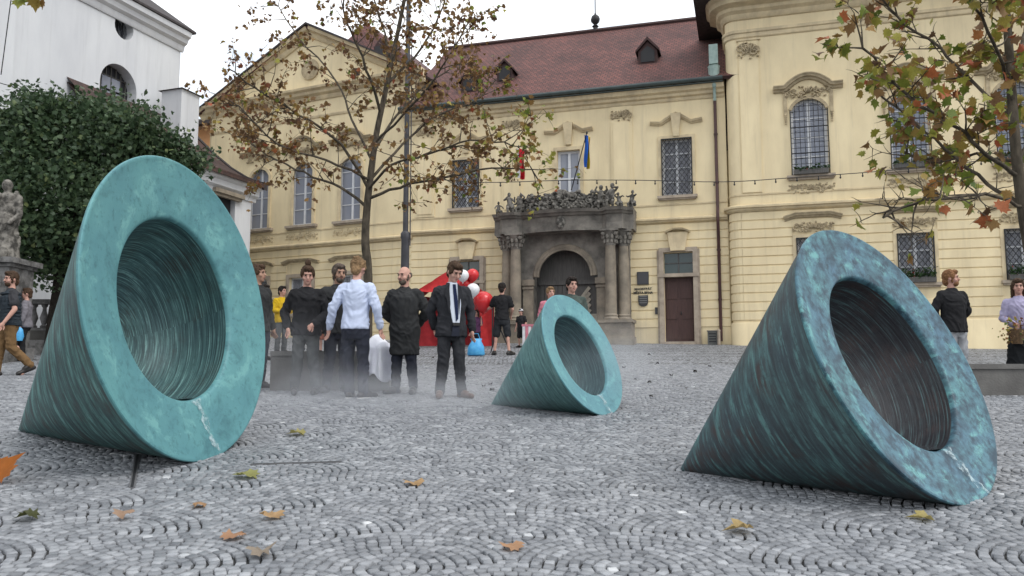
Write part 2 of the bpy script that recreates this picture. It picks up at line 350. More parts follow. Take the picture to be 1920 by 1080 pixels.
def rect(u0, u1, z0, z1): return [(u0, z0), (u1, z0), (u1, z1), (u0, z1)]
def archrect(u0, u1, z0, z1, rise, n=10):
    c = (u0+u1)/2; h = (u1-u0)/2; rr = (h*h+rise*rise)/(2*rise); a0 = math.asin(min(1, h/rr)) if rise <= h else math.pi/2
    pts = [(u0, z0), (u1, z0)]
    for i in range(n+1):
        a = a0-2*a0*i/n; pts.append((c+rr*math.sin(a), z1-rr+rr*math.cos(a)))
    return pts
def bands(put, u0, u1, z0, z1, pitch, opens, out=.03, gap=.03):
    z = z1
    while z-pitch > z0-.2:
        za, zb = z-pitch+gap, z; iv = [(u0, u1)]
        for a, b, c, d in opens:
            if c < zb and d > za:
                iv = [q for (x, y) in iv for q in ((x, min(y, a)), (max(x, b), y)) if q[1]-q[0] > .02]
        for x, y in iv:
            c = .012; m = MB()
            m.add([(x, 0, za), (y, 0, za), (y, -out, za+c), (x, -out, za+c), (x, -out, zb-c), (y, -out, zb-c), (y, 0, zb), (x, 0, zb)],
                  [(0, 1, 2, 3), (3, 2, 5, 4), (4, 5, 6, 7), (0, 3, 4, 7), (1, 6, 5, 2)])
            put(m, 'wall_band', PLASTER)
        z -= pitch
def moulding(put, name, u0, u1, z, prof, m=PLASTER_TRIM):    # prof: list of (out, dz) steps drawn as a closed profile along u
    b = MB(); n = len(prof)
    pr = [(0, prof[0][1])]+list(prof)+[(0, prof[-1][1])]
    b.sweep([(u0, z), (u1, z)], pr); return put(b, name, m, 30)
def ornament(w, h, seed, depth=.07, cell=.1):
    """modelled stucco: mirrored scrolls, leaves and a middle shell"""
    rng = random.Random(seed); b = MB()
    def curl(cx, cz, r, sgn, turns=1.4):
        pts = []; rad = []
        for i in range(12):
            t = i/11; a = turns*2*math.pi*t; q = r*(1-.8*t); pts.append((cx+sgn*q*math.cos(a), -depth*(.35+.5*t), cz+q*math.sin(a))); rad.append(.026*(1-.4*t)*(h/.5)**.4)
        b.tube(pts, rad, 5)
    for sg in (-1, 1):
        for k in range(3): curl(sg*w*(.14+.13*k), h*(rng.uniform(-.22, .22)), h*rng.uniform(.16, .26), sg*(1 if k % 2 else -1))
        for k in range(int(w/cell*1.6)):
            x = rng.uniform(.05, .5)*w; z = rng.uniform(-.48, .48)*h*(1-(x/w)*.6)
            b.blob((sg*x, -depth*.35, z), (rng.uniform(.03, .06), depth*rng.uniform(.3, .7), rng.uniform(.02, .045)), 6, 4, Matrix.Rotation(rng.uniform(-1.2, 1.2)*sg, 3, 'Y'))
    for k in range(-2, 3): b.blob((k*.045*h/.4, -depth*.5, h*.16-abs(k)*.02), (.026, depth*.7, h*.24), 6, 5, Matrix.Rotation(k*.28, 3, 'Y'))
    return b
_cache = {}
def shared(key, fn):
    if key not in _cache: _cache[key] = fn()
    return _cache[key]
def lattice(w, h, step, r, out):
    b = MB()
    def bar(x0, z0, x1, z1, y): 
        d = Vector((x1-x0, z1-z0)); 
        if d.length < .03: return
        d.normalize(); n = Vector((-d.y, d.x))*r
        b.add([(x0+n.x, y, z0+n.y), (x0-n.x, y, z0-n.y), (x1-n.x, y, z1-n.y), (x1+n.x, y, z1+n.y)]+[(x0+n.x, y+2*r, z0+n.y), (x0-n.x, y+2*r, z0-n.y), (x1-n.x, y+2*r, z1-n.y), (x1+n.x, y+2*r, z1+n.y)],
              [(0, 1, 2, 3), (0, 3, 7, 4), (1, 5, 6, 2)])
    k = 1.35                                               # diamonds taller than wide
    c = -w/2
    n = int((w+h/k)/step)+2
    for i in range(n+1):
        for sg in (1, -1):
            # line x = sg*(x0 + z/k)
            x0 = -w/2-h/k+i*step; za, zb = 0, h
            xa, xb = x0+za/k, x0+zb/k
            if xb < -w/2 or xa > w/2: continue
            if xa < -w/2: za = (-w/2-x0)*k; xa = -w/2
            if xb > w/2: zb = (w/2-x0)*k; xb = w/2
            bar(sg*xa, za, sg*xb, zb, -out+(r*2 if sg > 0 else 0))
    for (x0, x1, z0, z1) in ((-w/2-.02, w/2+.02, -.02, .015), (-w/2-.02, w/2+.02, h-.015, h+.02), (-w/2-.02, -w/2+.015, -.02, h+.02), (w/2-.015, w/2+.02, -.02, h+.02)): b.box(x0, x1, -out-.012, -out+.03, z0, z1)
    return b
def barsgrille(w, h, rise, out):
    """square-barred grille whose lower half bellies outwards"""
    b = MB(); n = 9; belly = lambda z: out+.05*math.sin(min(1, z/(h*.55))*math.pi)
    for i in range(n):
        x = -w/2+w*i/(n-1); zt = h-rise*(2*x/w)**2 if rise else h; r = .016 if i in (0, n-1) else .009
        b.tube([(x, -belly(zt*t/6), zt*t/6) for t in range(7)], r, 4)
    m = 15
    for j in range(m):
        z = h*.97*j/(m-1)
        half = w/2 if (not rise or z < h-rise) else w/2*math.sqrt(max(0, (h-z)/rise))
        if half < .08: continue
        b.tube([(-half, -belly(z), z), (half, -belly(z), z)], .018 if j in (0, 4, 9) else .008, 4)
    return b
def window(put, u, z0, w, h, rise=0, rows=3, grille=None, glass_m=None, frame_w=.055, curtain=True, recess=.13):
    """frame > pane, curtain, grille, sill"""
    glass_m = glass_m or PANE; key = (round(w, 2), round(h, 2), rise, rows, frame_w)
    def frame():
        b = MB(); fw = frame_w; zt = h-rise
        b.box(-w/2, -w/2+fw, 0, .06, 0, zt); b.box(w/2-fw, w/2, 0, .06, 0, zt); b.box(-w/2+fw, w/2-fw, 0, .06, 0, fw)
        if rise:
            arc = [(x, z) for x, z in archrect(-w/2, w/2, 0, h, rise)[2:]]
            b.sweep([(x, z) for x, z in arc], [(-.06, 0), (0, 0), (0, fw), (-.06, fw)])
        else: b.box(-w/2+fw, w/2-fw, 0, .06, h-fw, h)
        b.box(-fw*.55, fw*.55, -.012, .05, fw, h-fw*1.05)
        for k in range(1, rows):
            z = h*k/rows; t = .032 if (k != rows-1 or rise) else .045
            for a, c in ((-w/2+fw, -fw*.55), (fw*.55, w/2-fw)): b.box(a, c, .004, .05, z-t/2, z+t/2)
        return b.mesh('window', WFRAME)
    loc = put.loc(u, recess, z0); f = ob('window', shared(('f',)+key, frame), put.p, loc, -put.w.yaw)
    for k in range(rows):
        for sg in (-1, 1):
            za, zb = h*k/rows, h*(k+1)/rows
            def pane():
                x0, x1 = (-w/2+frame_w*.8, -frame_w*.3) if sg < 0 else (frame_w*.3, w/2-frame_w*.8)
                b = MB()
                if rise and k == rows-1:
                    pl = [(x0, 0), (x1, 0)]; xs_ = [x1+(x0-x1)*i/5 for i in range(6)]
                    hh = w/2; rr = (hh*hh+rise*rise)/(2*rise)
                    pl += [(x, h-za-rr+math.sqrt(max(0, rr*rr-x*x))-.02) for x in xs_]
                    b.prism(pl, .028, .034)
                else: b.box(x0, x1, .028, .034, 0, zb-za)
                return b.mesh('pane', glass_m)
            ob('pane', shared(('p', k, sg, glass_m.name)+key, pane), f, (0, 0, za))
    if curtain:
        def cur():
            b = MB(); n = 26
            for sg in (-1, 1):
                xs_ = [sg*(w/2)*(1-.93*i/n) for i in range(n+1)]
                v = [(x, .075+.02*math.sin(i*1.7), z) for z in (.05, (h-rise)*.98) for i, x in enumerate(xs_)]
                b.add(v, [(i, i+1, n+2+i, n+1+i) for i in range(n)])
            return b.mesh('curtain', CURTAIN, fix=False)
        ob('curtain', shared(('c',)+key, cur), f)
    if grille == 'diamond': ob('grille', shared(('gd',)+key, lambda: lattice(w, h, .155, .0085, recess+.06).mesh('grille', IRON, fix=False)), f)
    if grille == 'bars': ob('grille', shared(('gb',)+key, lambda: barsgrille(w+.02, h-.02, rise, recess+.07).mesh('grille', IRON)), f)
    def sill():
        b = MB(); b.box(-w/2-.16, w/2+.16, -.16-recess, .0, -.10, -.012); b.box(-w/2-.12, w/2+.12, -.11-recess, 0, -.15, -.10); return b.mesh('sill', DOORSTONE)
    ob('sill', shared(('s', recess)+key, sill), f)
    return f
def surround(put, u, z0, w, h, t=.12, out=.045, m=PLASTER_TRIM):
    b = MB(); a = w/2
    b.box(u-a-t, u-a, -out, .0, z0, z0+h+t); b.box(u+a, u+a+t, -out, .0, z0, z0+h+t); b.box(u-a, u+a, -out, 0, z0+h, z0+h+t)
    return put(b, 'window_surround', m)
PROF = [(.05, 0), (.09, .03), (.10, .07), (.18, .09), (.20, .15), (.23, .17), (.23, .20)]
def hood(put, u, z, w, kind, sc=1.0):
    b = MB(); n = 20; path = []
    for i in range(n+1):
        t = -1+2*i/n
        if kind == 'brow': zz = .30*max(0, 1-abs(t)/.55)**.9*(1) if abs(t) < .55 else .05*((abs(t)-.55)/.45)
        elif kind == 'arch': zz = .36*math.cos(min(1, abs(t)/.62)*math.pi/2)**.9 if abs(t) < .62 else 0
        else: zz = .10 if abs(t) < .6 else .10*(1-abs(t))/.4
        path.append((u+t*w/2, z+zz))
    b.sweep(path, [(0, 0)]+[(o*sc, h*sc) for o, h in PROF]+[(0, .20*sc)])
    return put(b, 'window_hood', STUCCO if kind != 'brow' else PLASTER_TRIM, 40)
def orn(put, u, z, w, h, seed, name='stucco_ornament', m=STUCCO, depth=.07, y=0):
    d = shared(('o', w, h, seed, m.name, depth), lambda: ornament(w, h, seed, depth).mesh(name, m, 60))
    return ob(name, d, put.p, put.loc(u, y, z), -put.w.yaw)
# --- centre wing
CU0, CU1 = ju, .15
c_up = [(-1.44, 7.1, .96, 1.9), (-5.08, 6.98, .80, 1.92), (-8.80, 7.1, .96, 1.72)]
DOORS = [(-1.46, 2.0), (-8.72, 2.0)]
PU = -5.16                                                  # portal axis
opens_low = [(u-.62, u+.62, ZB, 5.30) for u, _ in DOORS]+[(PU-2.12, PU+2.12, ZB, 6.3)]
b = MB()
holes = [rect(u-w/2, u+w/2, z, z+h) for u, z, w, h in c_up]+[rect(u-.46, u+.46, 1.9, 5.2) for u, _ in DOORS]+[archrect(PU-1.14, PU+1.14, 1.9, 5.68, 1.12)]
b.wall(rect(CU0-.05, CU1, ZB, 10.9), holes); PC(b, 'wall', PLASTER)
b = MB(); b.box(CU0, CU1, 9.0, 9.1, ZB, 10.9); PC(b, 'back_wall', PLASTER)
bands(PC, CU0, CU1-.02, 2.75, 6.16, .285, opens_low)
moulding(PC, 'string_course', CU0, PU-2.3, 6.2, [(.03, -.02), (.10, .02), (.12, .06), (.17, .08), (.17, .13), (.06, .18)])
moulding(PC, 'string_course', PU+2.3, CU1-.02, 6.2, [(.03, -.02), (.10, .02), (.12, .06), (.17, .08), (.17, .13), (.06, .18)])
moulding(PC, 'eaves_cornice', CU0-.3, CU1-.02, 10.28, [(.03, 0), (.06, .04), (.07, .10), (.15, .14), (.18, .22), (.27, .27), (.30, .36), (.33, .40)])
moulding(PC, 'wall_fillet', CU0, CU1-.02, 6.78, [(.025, 0), (.025, .05)])
b = MB(); b.tube([(CU0-.4, -.43, 10.80), (CU1-.05, -.43, 10.80)], .075, 8); b.box(CU0-.4, CU1-.05, -.40, -.1, 10.685, 10.715); PC(b, 'gutter', GUTTER)
for i, (u, z, w, h) in enumerate(c_up):
    window(PC, u, z, w, h, 0, 2 if i == 1 else 4, None if i == 1 else 'diamond', PANEL if i == 1 else PANE, .085 if i == 1 else .075)
    surround(PC, u, z, w, h)
    hood(PC, u, 9.47, 1.72, 'brow', .62)
    b = MB(); b.add([(u-.17, 0, 9.86), (u+.17, 0, 9.86), (u+.17, -.17, 9.84), (u-.17, -.17, 9.84), (u-.10, 0, 9.08), (u+.10, 0, 9.08), (u+.10, -.09, 9.08), (u-.10, -.09, 9.08)],
                    [(0, 1, 2, 3), (3, 2, 6, 7), (0, 3, 7, 4), (1, 5, 6, 2), (4, 7, 6, 5)]); PC(b, 'keystone', PLASTER_TRIM)
for u in (-3.25, -7.1, -10.35):
    b = MB(); b.box(u-.36, u+.36, -.035, 0, 6.85, 10.27); b.box(u-.28, u+.28, -.06, -.035, 6.95, 9.72); PC(b, 'pilaster', PLASTER)
    orn(PC, u, 9.95, .72, .5, 7, 'pilaster_capital', m=STUCCO, y=-.04)
for u, _ in DOORS:
    g0 = gz(WC.p(u, 0, 0).y)
    door_z1 = 4.52
    b = MB(); b.box(u-.62, u-.47, -.12, .10, ZB, 5.22); b.box(u+.47, u+.62, -.12, .10, ZB, 5.22); b.box(u-.62, u+.62, -.12, .10, 5.22, 5.36)
    b.box(u-.68, u-.62, -.06, 0, ZB, 5.30); b.box(u+.62, u+.68, -.06, 0, ZB, 5.30)
    b.box(u-.47, u+.47, -.09, .10, 4.40, 4.52); b.box(u-.66, u+.66, -.15, -.12, 4.40, 4.50); b.box(u-.5, u+.5, -.2, .2, g0-.2, g0+.07)
    fr = PC(b, 'door_surround', DOORSTONE)
    b = MB(); b.box(-.47, .47, .12, .17, -.1, 4.40-g0)
    d = b.build('door', DOORWOOD, HALL, PC.loc(u, 0, g0), -WC.yaw)
    b = MB()
    for k in range(3):
        for sg in (-1, 1): b.box(sg*.235-.17, sg*.235+.17, .10, .125, .15+k*.66, .70+k*.66)
    b.build('door_panel', DOORWOOD, d); b = MB(); b.blob((.05, .09, 1.0), (.02, .04, .06)); b.build('handle', BRASS, d)
    b = MB(); b.box(u-.47, u+.47, .10, .115, 4.52, 5.22); PC(b, 'transom_light', mat('dark_transom_glass', (.035, .055, .05), .08, spec=.6))
    b = MB(); b.box(u-.018, u+.018, .07, .10, 4.52, 5.22); b.box(u-.47, u+.47, .07, .10, 4.85, 4.88); PC(b, 'transom_bar', DARKWOOD)
    b = MB(); b.add([(u-.33, 0, 5.86), (u+.33, 0, 5.86), (u+.33, -.14, 5.86), (u-.33, -.14, 5.86), (u-.23, 0, 5.25), (u+.23, 0, 5.25), (u+.23, -.2, 5.25), (u-.23, -.2, 5.25)],
                    [(0, 1, 2, 3), (3, 2, 6, 7), (0, 3, 7, 4), (1, 5, 6, 2), (4, 7, 6, 5)])
    b.sweep([(u-.38, 5.84), (u-.3, 5.88), (u-.15, 5.94), (u+.15, 5.94), (u+.3, 5.88), (u+.38, 5.84)], [(0, 0), (.2, 0), (.24, .05), (0, .06)])
    PC(b, 'keystone', PLASTER_TRIM)
# roof of the centre wing
def roof_plane(put, name, quad, m=TILES, thick=.12):
    """quad: eave-left, eave-right, ridge-right, ridge-left in wing coordinates; uv in metres"""
    b = MB(); q = [Vector(p) for p in quad]; nrm = (q[1]-q[0]).cross(q[3]-q[0]).normalized()*thick
    b.add(q+[p-nrm for p in q], [(0, 1, 2, 3), (7, 6, 5, 4), (0, 4, 5, 1), (1, 5, 6, 2), (2, 6, 7, 3), (3, 7, 4, 0)])
    o = put(b, name, m); me = o.data; uv = me.uv_layers.new(name='UVMap')
    ex = (q[1]-q[0]).normalized(); ey = nrm.normalized().cross(ex)
    for lp in me.loops:
        p = me.vertices[lp.vertex_index].co-q[0]; uv.data[lp.index].uv = (p.dot(ex), p.dot(ey))
    return o
RD, RZ = 4.6, 15.02
roof = roof_plane(PC, 'roof', [(CU0-.4, -.46, 10.83), (1.2, -.46, 10.83), (1.2, RD, RZ), (CU0-.4, RD, RZ)])
roof_plane(PC, 'roof', [(1.2, 9.4, 10.83), (CU0-.4, 9.4, 10.83), (CU0-.4, RD, RZ), (1.2, RD, RZ)])
b = MB(); b.tube([(CU0-.4+i*.4, RD, RZ+.03) for i in range(int((1.6-CU0)/.4))], .1, 6); PC(b, 'ridge_cap', TILES)
def roofpt(x, y):                                            # where the pixel's line of sight meets the front roof slope
    d = ray(x, y); a = WC.p(0, -.46, 10.83); nn = (WC.d).cross(WC.n*(RD+.46)+Vector((0, 0, RZ-10.83))).normalized()
    P = CAM+d*((a-CAM).dot(nn)/d.dot(nn)); return (P-WC.o).dot(WC.d), (P-WC.o).dot(WC.n), P.z
for (x, y, s) in ((1215, 118, 1), (947, 152, .9), (880, 172, .9)):
    u, yy, z = roofpt(x, y); b = MB(); h = .33*s
    b.prism([(u-h, z-.05), (u+h, z-.05), (u+h, z+.42*s), (u, z+.78*s), (u-h, z+.42*s)], yy-.05, yy+.75); d = PC(b, 'dormer', TILES)
    b = MB(); b.prism([(u-h-.09, z+.36*s), (u, z+.80*s), (u+h+.09, z+.36*s), (u+h+.09, z+.44*s), (u, z+.92*s), (u-h-.09, z+.44*s)], yy-.14, yy+.9); PC(b, 'dormer_roof', TILES)
    b = MB(); b.prism([(u-h*.72, z+.02), (u+h*.72, z+.02), (u+h*.72, z+.40*s), (u, z+.60*s), (u-h*.72, z+.40*s)], yy-.075, yy-.03); PC(b, 'dormer_opening', IRON)
pr = at(1110, 60, 31); pr = Vector(((pr-WC.o).dot(WC.d), RD, RZ))
b = MB(); b.lathe([(.10, 0), (.09, .18), (.14, .22), (.06, .3), (.17, .42), (.19, .52), (.15, .64), (.05, .72), (.022, .8), (.018, 3.2), (.002, 3.25)], 10, (pr.x, pr.y, pr.z)); PC(b, 'finial', IRON, 40)
# --- portal
b = MB(); por = None
g0 = gz(WC.p(PU, 0, 0).y)-.05
def frustum(mb, u0, u1, y0, y1, z0, z1): mb.box(u0, u1, y0, y1, z0, z1)
PZ = PC.loc(PU, 0, 0)
bb = MB()                                                  # back slab with arched opening, 0.35 proud of the wall
bb.wall(rect(-2.15, 2.15, ZB, 6.2), [archrect(-1.10, 1.10, g0-.3, 5.60, 1.08, 16)], -.34, .55)
bb.box(-2.15, -2.12, -.34, .0, ZB, 6.2); bb.box(2.12, 2.15, -.34, 0, ZB, 6.2); bb.box(-2.15, 2.15, -.34, 0, 6.17, 6.2)
por = bb.build('portal', STONE, HALL, PZ, -WC.yaw)
def sub(mb, name, m=STONE, smooth=35, loc=(0, 0, 0)): return mb.build(name, m, por, loc, 0, smooth)
b = MB(); arc = archrect(-1.10, 1.10, 4.4, 5.60, 1.08, 20)[2:]
b.sweep(arc, [(.34, .22), (.43, .22), (.43, .15), (.40, .13), (.40, .04), (.36, 0), (.34, 0)]); sub(b, 'archivolt', STONE2)
for sg in (-1, 1):
    b = MB(); b.box(sg*1.25-.17, sg*1.25+.17, -.46, -.34, g0-.3, 4.22); b.box(sg*1.25-.21, sg*1.25+.21, -.52, -.34, 4.22, 4.42); b.box(sg*1.25-.19, sg*1.25+.19, -.50, -.34, 4.10, 4.17); sub(b, 'impost_pier', STONE2)
    for k, (x, y) in enumerate(((1.60, -.74), (1.98, -.45))):
        x *= sg; col_m = STONE2
        b = MB(); b.lathe([(.24, 0), (.25, .05), (.21, .1), (.225, .16), (.19, .2), (.185, 1.2), (.175, 2.0), (.16, 2.42)], 16, (x, y, g0+.72)); sub(b, 'column', col_m)
        b = MB(); zc = g0+.72+2.42
        b.lathe([(.165, 0), (.18, .04), (.165, .08), (.19, .25), (.27, .42), (.30, .46)], 14, (x, y, zc))
        rr = random.Random(4+k)
        for q in range(10):
            a = q*math.pi/5
            for lv, zz in ((.20, .14), (.25, .28)): b.blob((x+lv*math.cos(a+.3*lv), y+lv*math.sin(a+.3*lv), zc+zz), (.05, .05, .085), 6, 4)
        for q in range(4):
            a = math.pi/4+q*math.pi/2; b.blob((x+.29*math.cos(a), y+.29*math.sin(a), zc+.38), (.075, .075, .075), 6, 5)
        b.box(x-.30, x+.30, y-.30, y+.30, zc+.46, zc+.53); sub(b, 'capital', STONE)
    b = MB(); b.box(sg*1.78-.52, sg*1.78+.52, -1.05, -.345, ZB, g0+.62); b.box(sg*1.78-.57, sg*1.78+.57, -1.10, -.345, g0+.62, g0+.72); b.box(sg*1.78-.57, sg*1.78+.57, -1.10, -.345, ZB, g0+.18); sub(b, 'pedestal', STONE2)
# entablature that bows forward between two forward blocks
def entab(z0, z1, o0, o1, name, m=STONE):
    b = MB(); n = 28; lo = []; hi = []
    for i in range(n+1):
        t = -1+2*i/n; x = t*2.36; bow = .30*(1-(t/.62)**2) if abs(t) < .62 else 0
        blk = .62 if .60 < abs(t) < .90 else (.36 if abs(t) >= .90 else .38+bow)
        lo.append((x, -.36-blk-o0)); hi.append((x*(1+(o1-o0)*.1), -.36-blk-o1))
    N = n+1
    v = [(x, y, z0) for x, y in lo]+[(x, y, z1) for x, y in hi]+[(x, 0, z0) for x, y in lo]+[(x, 0, z1) for x, y in hi]
    f = []
    for i in range(n): f += [(i, i+1, N+i+1, N+i), (N+i, N+i+1, 3*N+i+1, 3*N+i), (2*N+i, 2*N+i+1, i+1, i)]
    f += [(0, N, 3*N, 2*N), (n, 2*N+n, 3*N+n, N+n)]
    b.add(v, f); sub(b, name, m, 30)
zc = g0+.72+2.42+.53
entab(zc, zc+.22, -.03, -.03, 'architrave'); entab(zc+.222, zc+.50, -.07, -.05, 'frieze'); entab(zc+.502, zc+.58, .02, .08, 'cornice'); entab(zc+.582, zc+.68, .16, .22, 'cornice')
b = MB(); b.blob((0, -.98, zc+.28), (.17, .12, .24), 10, 8); b.blob((0, -1.06, zc+.20), (.09, .08, .12)); sub(b, 'keystone', STATUE)
ATZ = zc+.68
b = MB(); n = 24
v = []
for i in range(n+1):
    t = -1+2*i/n; x = t*1.55; y = -.62-.30*(1-t*t); top = .56+.10*math.cos(t*4.2)+.06*math.cos(t*9)
    v += [(x, y, ATZ-.02), (x, y, ATZ+top), (x, y+.25, ATZ+top), (x, y+.25, ATZ-.02)]
b.add(v, [(4*i+k, 4*i+(k+1) % 4, 4*i+4+(k+1) % 4, 4*i+4+k) for i in range(n) for k in range(4)]+[(0, 1, 2, 3), (4*n+3, 4*n+2, 4*n+1, 4*n)])
rng = random.Random(31)
for i in range(210):                                        # carved trophies, garlands and drapery on the parapet
    t = rng.uniform(-1, 1); x = t*1.55; y = -.62-.30*(1-t*t)-.02; z = ATZ+rng.uniform(.02, .60)
    b.blob((x, y, z), (rng.uniform(.04, .12), rng.uniform(.03, .09), rng.uniform(.03, .09)), 6, 4, Matrix.Rotation(rng.uniform(-1.5, 1.5), 3, 'Y'))
for i in range(26):
    t = rng.uniform(-.95, .95); x0 = t*1.5; pts = []
    r = rng.uniform(.08, .17); zz = rng.uniform(.14, .50); a0 = rng.uniform(0, 6)
    for k in range(9): a = a0+k*.55; q = r*(1-k*.09); xx = x0+q*math.cos(a); tt = xx/1.55; pts.append((xx, -.68-.30*(1-tt*tt), ATZ+zz+q*math.sin(a)))
    b.tube(pts, [.035-.002*k for k in range(9)], 5)
sub(b, 'parapet_relief', STATUE, 70)
def figure(mb, x, y, z, h, rng, turn=0):
    """small carved figure: one seated or standing body with limbs, head and drapery"""
    s = h/1.0
    def q(a, b_, c): a, b_ = a*math.cos(turn)-b_*math.sin(turn), a*math.sin(turn)+b_*math.cos(turn); return (x+a*s, y+b_*s, z+c*s)
    lean = rng.uniform(-.08, .08)
    mb.capsule(q(0, 0, .34), q(lean, -.02, .66), .13*s, .12*s, 8); mb.blob(q(lean*1.3, -.03, .88), (.085*s, .09*s, .105*s), 8, 6)
    mb.capsule(q(lean, -.02, .70), q(lean*1.3, -.03, .82), .05*s, .045*s, 6)
    for sg in (-1, 1):
        ez = rng.uniform(.45, .8); mb.capsule(q(sg*.13+lean, -.02, .68), q(sg*.24+lean, -.08, ez), .05*s, .04*s, 6); mb.capsule(q(sg*.24+lean, -.08, ez), q(sg*rng.uniform(.05, .34), -.2, ez+rng.uniform(-.2, .22)), .04*s, .03*s, 6)
        mb.capsule(q(sg*.08, 0, .34), q(sg*.12, -.16, .25), .085*s, .07*s, 7); mb.capsule(q(sg*.12, -.16, .25), q(sg*.11, -.10, .02), .065*s, .045*s, 6)
    for k in range(6): mb.blob(q(rng.uniform(-.2, .2), rng.uniform(-.12, .08), rng.uniform(.08, .4)), (.10*s, .07*s, .12*s), 6, 4, Matrix.Rotation(rng.uniform(-1, 1), 3, 'Y'))
for i, (x, y, h, tn) in enumerate(((-2.2, -.75, .58, .3), (-1.72, -.95, .86, .2), (-1.42, -.9, .80, -.2), (1.32, -.9, .95, .4), (1.66, -.95, .98, -.1), (1.95, -.9, .62, .1), (2.3, -.7, .72, -.3))):
    b = MB(); figure(b, x, y, ATZ-.02, h*.86, random.Random(50+i), tn); sub(b, 'carved_figure', STATUE, 80)
# door inside the portal: dark boarded leaves, the right one with a sunburst of pale rays
b = MB(); b.box(-1.2, 1.2, .22, .26, ZB, 5.6); dl = b.build('door_leaf', DARKWOOD, por, (0, 0, 0))
b = MB(); b.box(-1.02, 1.02, .12, .20, 4.28, 4.42); b.box(-.05, .05, .14, .22, ZB, 4.28); sub(b, 'door_rail', DARKWOOD)
for k in range(5):
    b = MB(); a0 = R_(18+k*14); p0 = Vector((.12+.02*k, g0+.35+.22*k)); L_ = 1.02-.04*k
    d = Vector((math.cos(R_(52)), math.sin(R_(52)))); nn = Vector((-d.y, d.x))*.055
    p1 = p0+d*L_
    p0 = p0+Vector((.0, .0)); q = [p0+nn, p0-nn, p1-nn, p1+nn]
    q = [(min(.99, t.x), t.y) for t in q]
    b.prism([(t[0], t[1]) for t in q], .17, .20); sub(b, 'door_ray', PALEWOOD, None)
b = MB(); b.box(.62, .98, .12, .18, g0, g0+1.0); sub(b, 'door_board', PALEWOOD, None)
for k in range(6):
    b = MB(); b.box(-.98+.155*k, -.98+.155*k+.14, .17, .215, g0, 4.26); sub(b, 'door_plank', DARKWOOD, None)
# signs beside the portal
def text(body, put, u, z, size, m, y=-.036, align='CENTER'):
    c = bpy.data.curves.new('lettering', 'FONT'); c.body = body; c.size = size; c.align_x = align; c.extrude = .004; c.offset = .004; c.materials.append(m)
    o = ob('lettering', c); bpy.context.view_layer.update(); me = bpy.data.meshes.new_from_object(o.evaluated_get(bpy.context.evaluated_depsgraph_get())); bpy.data.objects.remove(o)
    o = ob('lettering', me, put.p, put.loc(u, y, z)); o.rotation_euler = (math.pi/2, 0, -put.w.yaw); return o
SGN = mat('sign_black', (.02, .02, .022), .5)
su = WC.uz(1206, 540)[0]
z1, z0 = WC.uz(1206, 510)[1], WC.uz(1206, 534)[1]
b = MB(); b.box(su-.19, su+.19, -.07, -.03, z0, z1); PC(b, 'plaque', BRASS)
b = MB(); b.box(su-.165, su+.165, -.076, -.07, z0+.025, z1-.025); PC(b, 'plaque_face', mat('plaque_face', (.05, .05, .055), .35))
text('MAGISTRÁT', PC, su, WC.uz(1206, 544)[1], .105, SGN, -.04); text('MĚSTA BRNA', PC, su, WC.uz(1206, 551)[1], .105, SGN, -.04)
z1, z0 = WC.uz(1206, 554)[1], WC.uz(1206, 573)[1]
sh = [(su-.16, z1), (su-.16, z1-.20)]+[(su+.16*math.cos(a), z1-.20-.17*math.sin(a)**.8) for a in [math.pi*(1-i/8) for i in range(1, 8)]]+[(su+.16, z1-.20), (su+.16, z1)]
b = MB(); b.prism(sh, -.07, -.03); PC(b, 'crest_shield', BRASS)
b = MB()
for k in range(4): b.box(su-.12, su+.12, -.078, -.07, z1-.05-k*.07, z1-.02-k*.07)
PC(b, 'crest_stripe', mat('crest_grey', (.16, .16, .16), .5))
b = MB(); u, z = WC.uz(1231, 583); b.box(u-.04, u+.04, -.09, -.03, z-.11, z+.11); PC(b, 'doorbell_panel', BRASS)
# --- right wing
RU1 = 16.0; RT = 13.3
r_cen = [2.46+2.84*i for i in range(5)]
low_w, up_w = .97, 1.08
holes = []
for u in r_cen: holes += [archrect(u-up_w/2, u+up_w/2, 7.40, 9.84, .36), rect(u-low_w/2, u+low_w/2, 3.96, 5.42)]
b = MB(); b.wall(rect(.35, RU1, .6, RT), holes); PR(b, 'wall', PLASTER)
b = MB(); n = 8; v = []
for i in range(n+1):                                        # rounded corner and the return wall
    a = math.pi/2*i/n; v.append((.35-.35*math.sin(a), .35-.35*math.cos(a)))
v.append((0, 9)); 
b.add([(x, y, z) for z in (.6, RT) for x, y in v], [(i, i+1, len(v)+i+1, len(v)+i) for i in range(len(v)-1)]); PR(b, 'return_wall', PLASTER, 40)
b = MB(); b.box(0, RU1, 9, 9.1, .6, RT); b.box(RU1, RU1+.1, 0, 9, .6, RT); PR(b, 'back_wall', PLASTER)
def lapmould(put, name, z, prof, m=PLASTER_TRIM, u1=RU1, back=1.2):
    """moulding that runs along the wall and turns round the rounded corner"""
    path = [(u1, 0, 0, -1), (.35, 0, 0, -1)]+[(.35-.35*math.sin(a), .35-.35*math.cos(a), -math.sin(a), -math.cos(a)) for a in [math.pi/2*i/6 for i in range(1, 7)]]+[(0, back, -1, 0)]
    pr_ = [(0, prof[0][1])]+list(prof)+[(0, prof[-1][1])]; n = len(pr_); b = MB(); v = []
    for x, y, nx, ny in path: v += [(x+nx*o, y+ny*o, z+h) for o, h in pr_]
    b.add(v, [(i*n+k, i*n+(k+1) % n, (i+1)*n+(k+1) % n, (i+1)*n+k) for i in range(len(path)-1) for k in range(n)]+[tuple(range(n)), tuple(range((len(path)-1)*n, len(path)*n))[::-1]])
    return put(b, name, m, 30)
lapmould(PR, 'string_course', 6.36, [(.03, -.03), (.10, .02), (.12, .07), (.18, .09), (.18, .15), (.06, .20)])
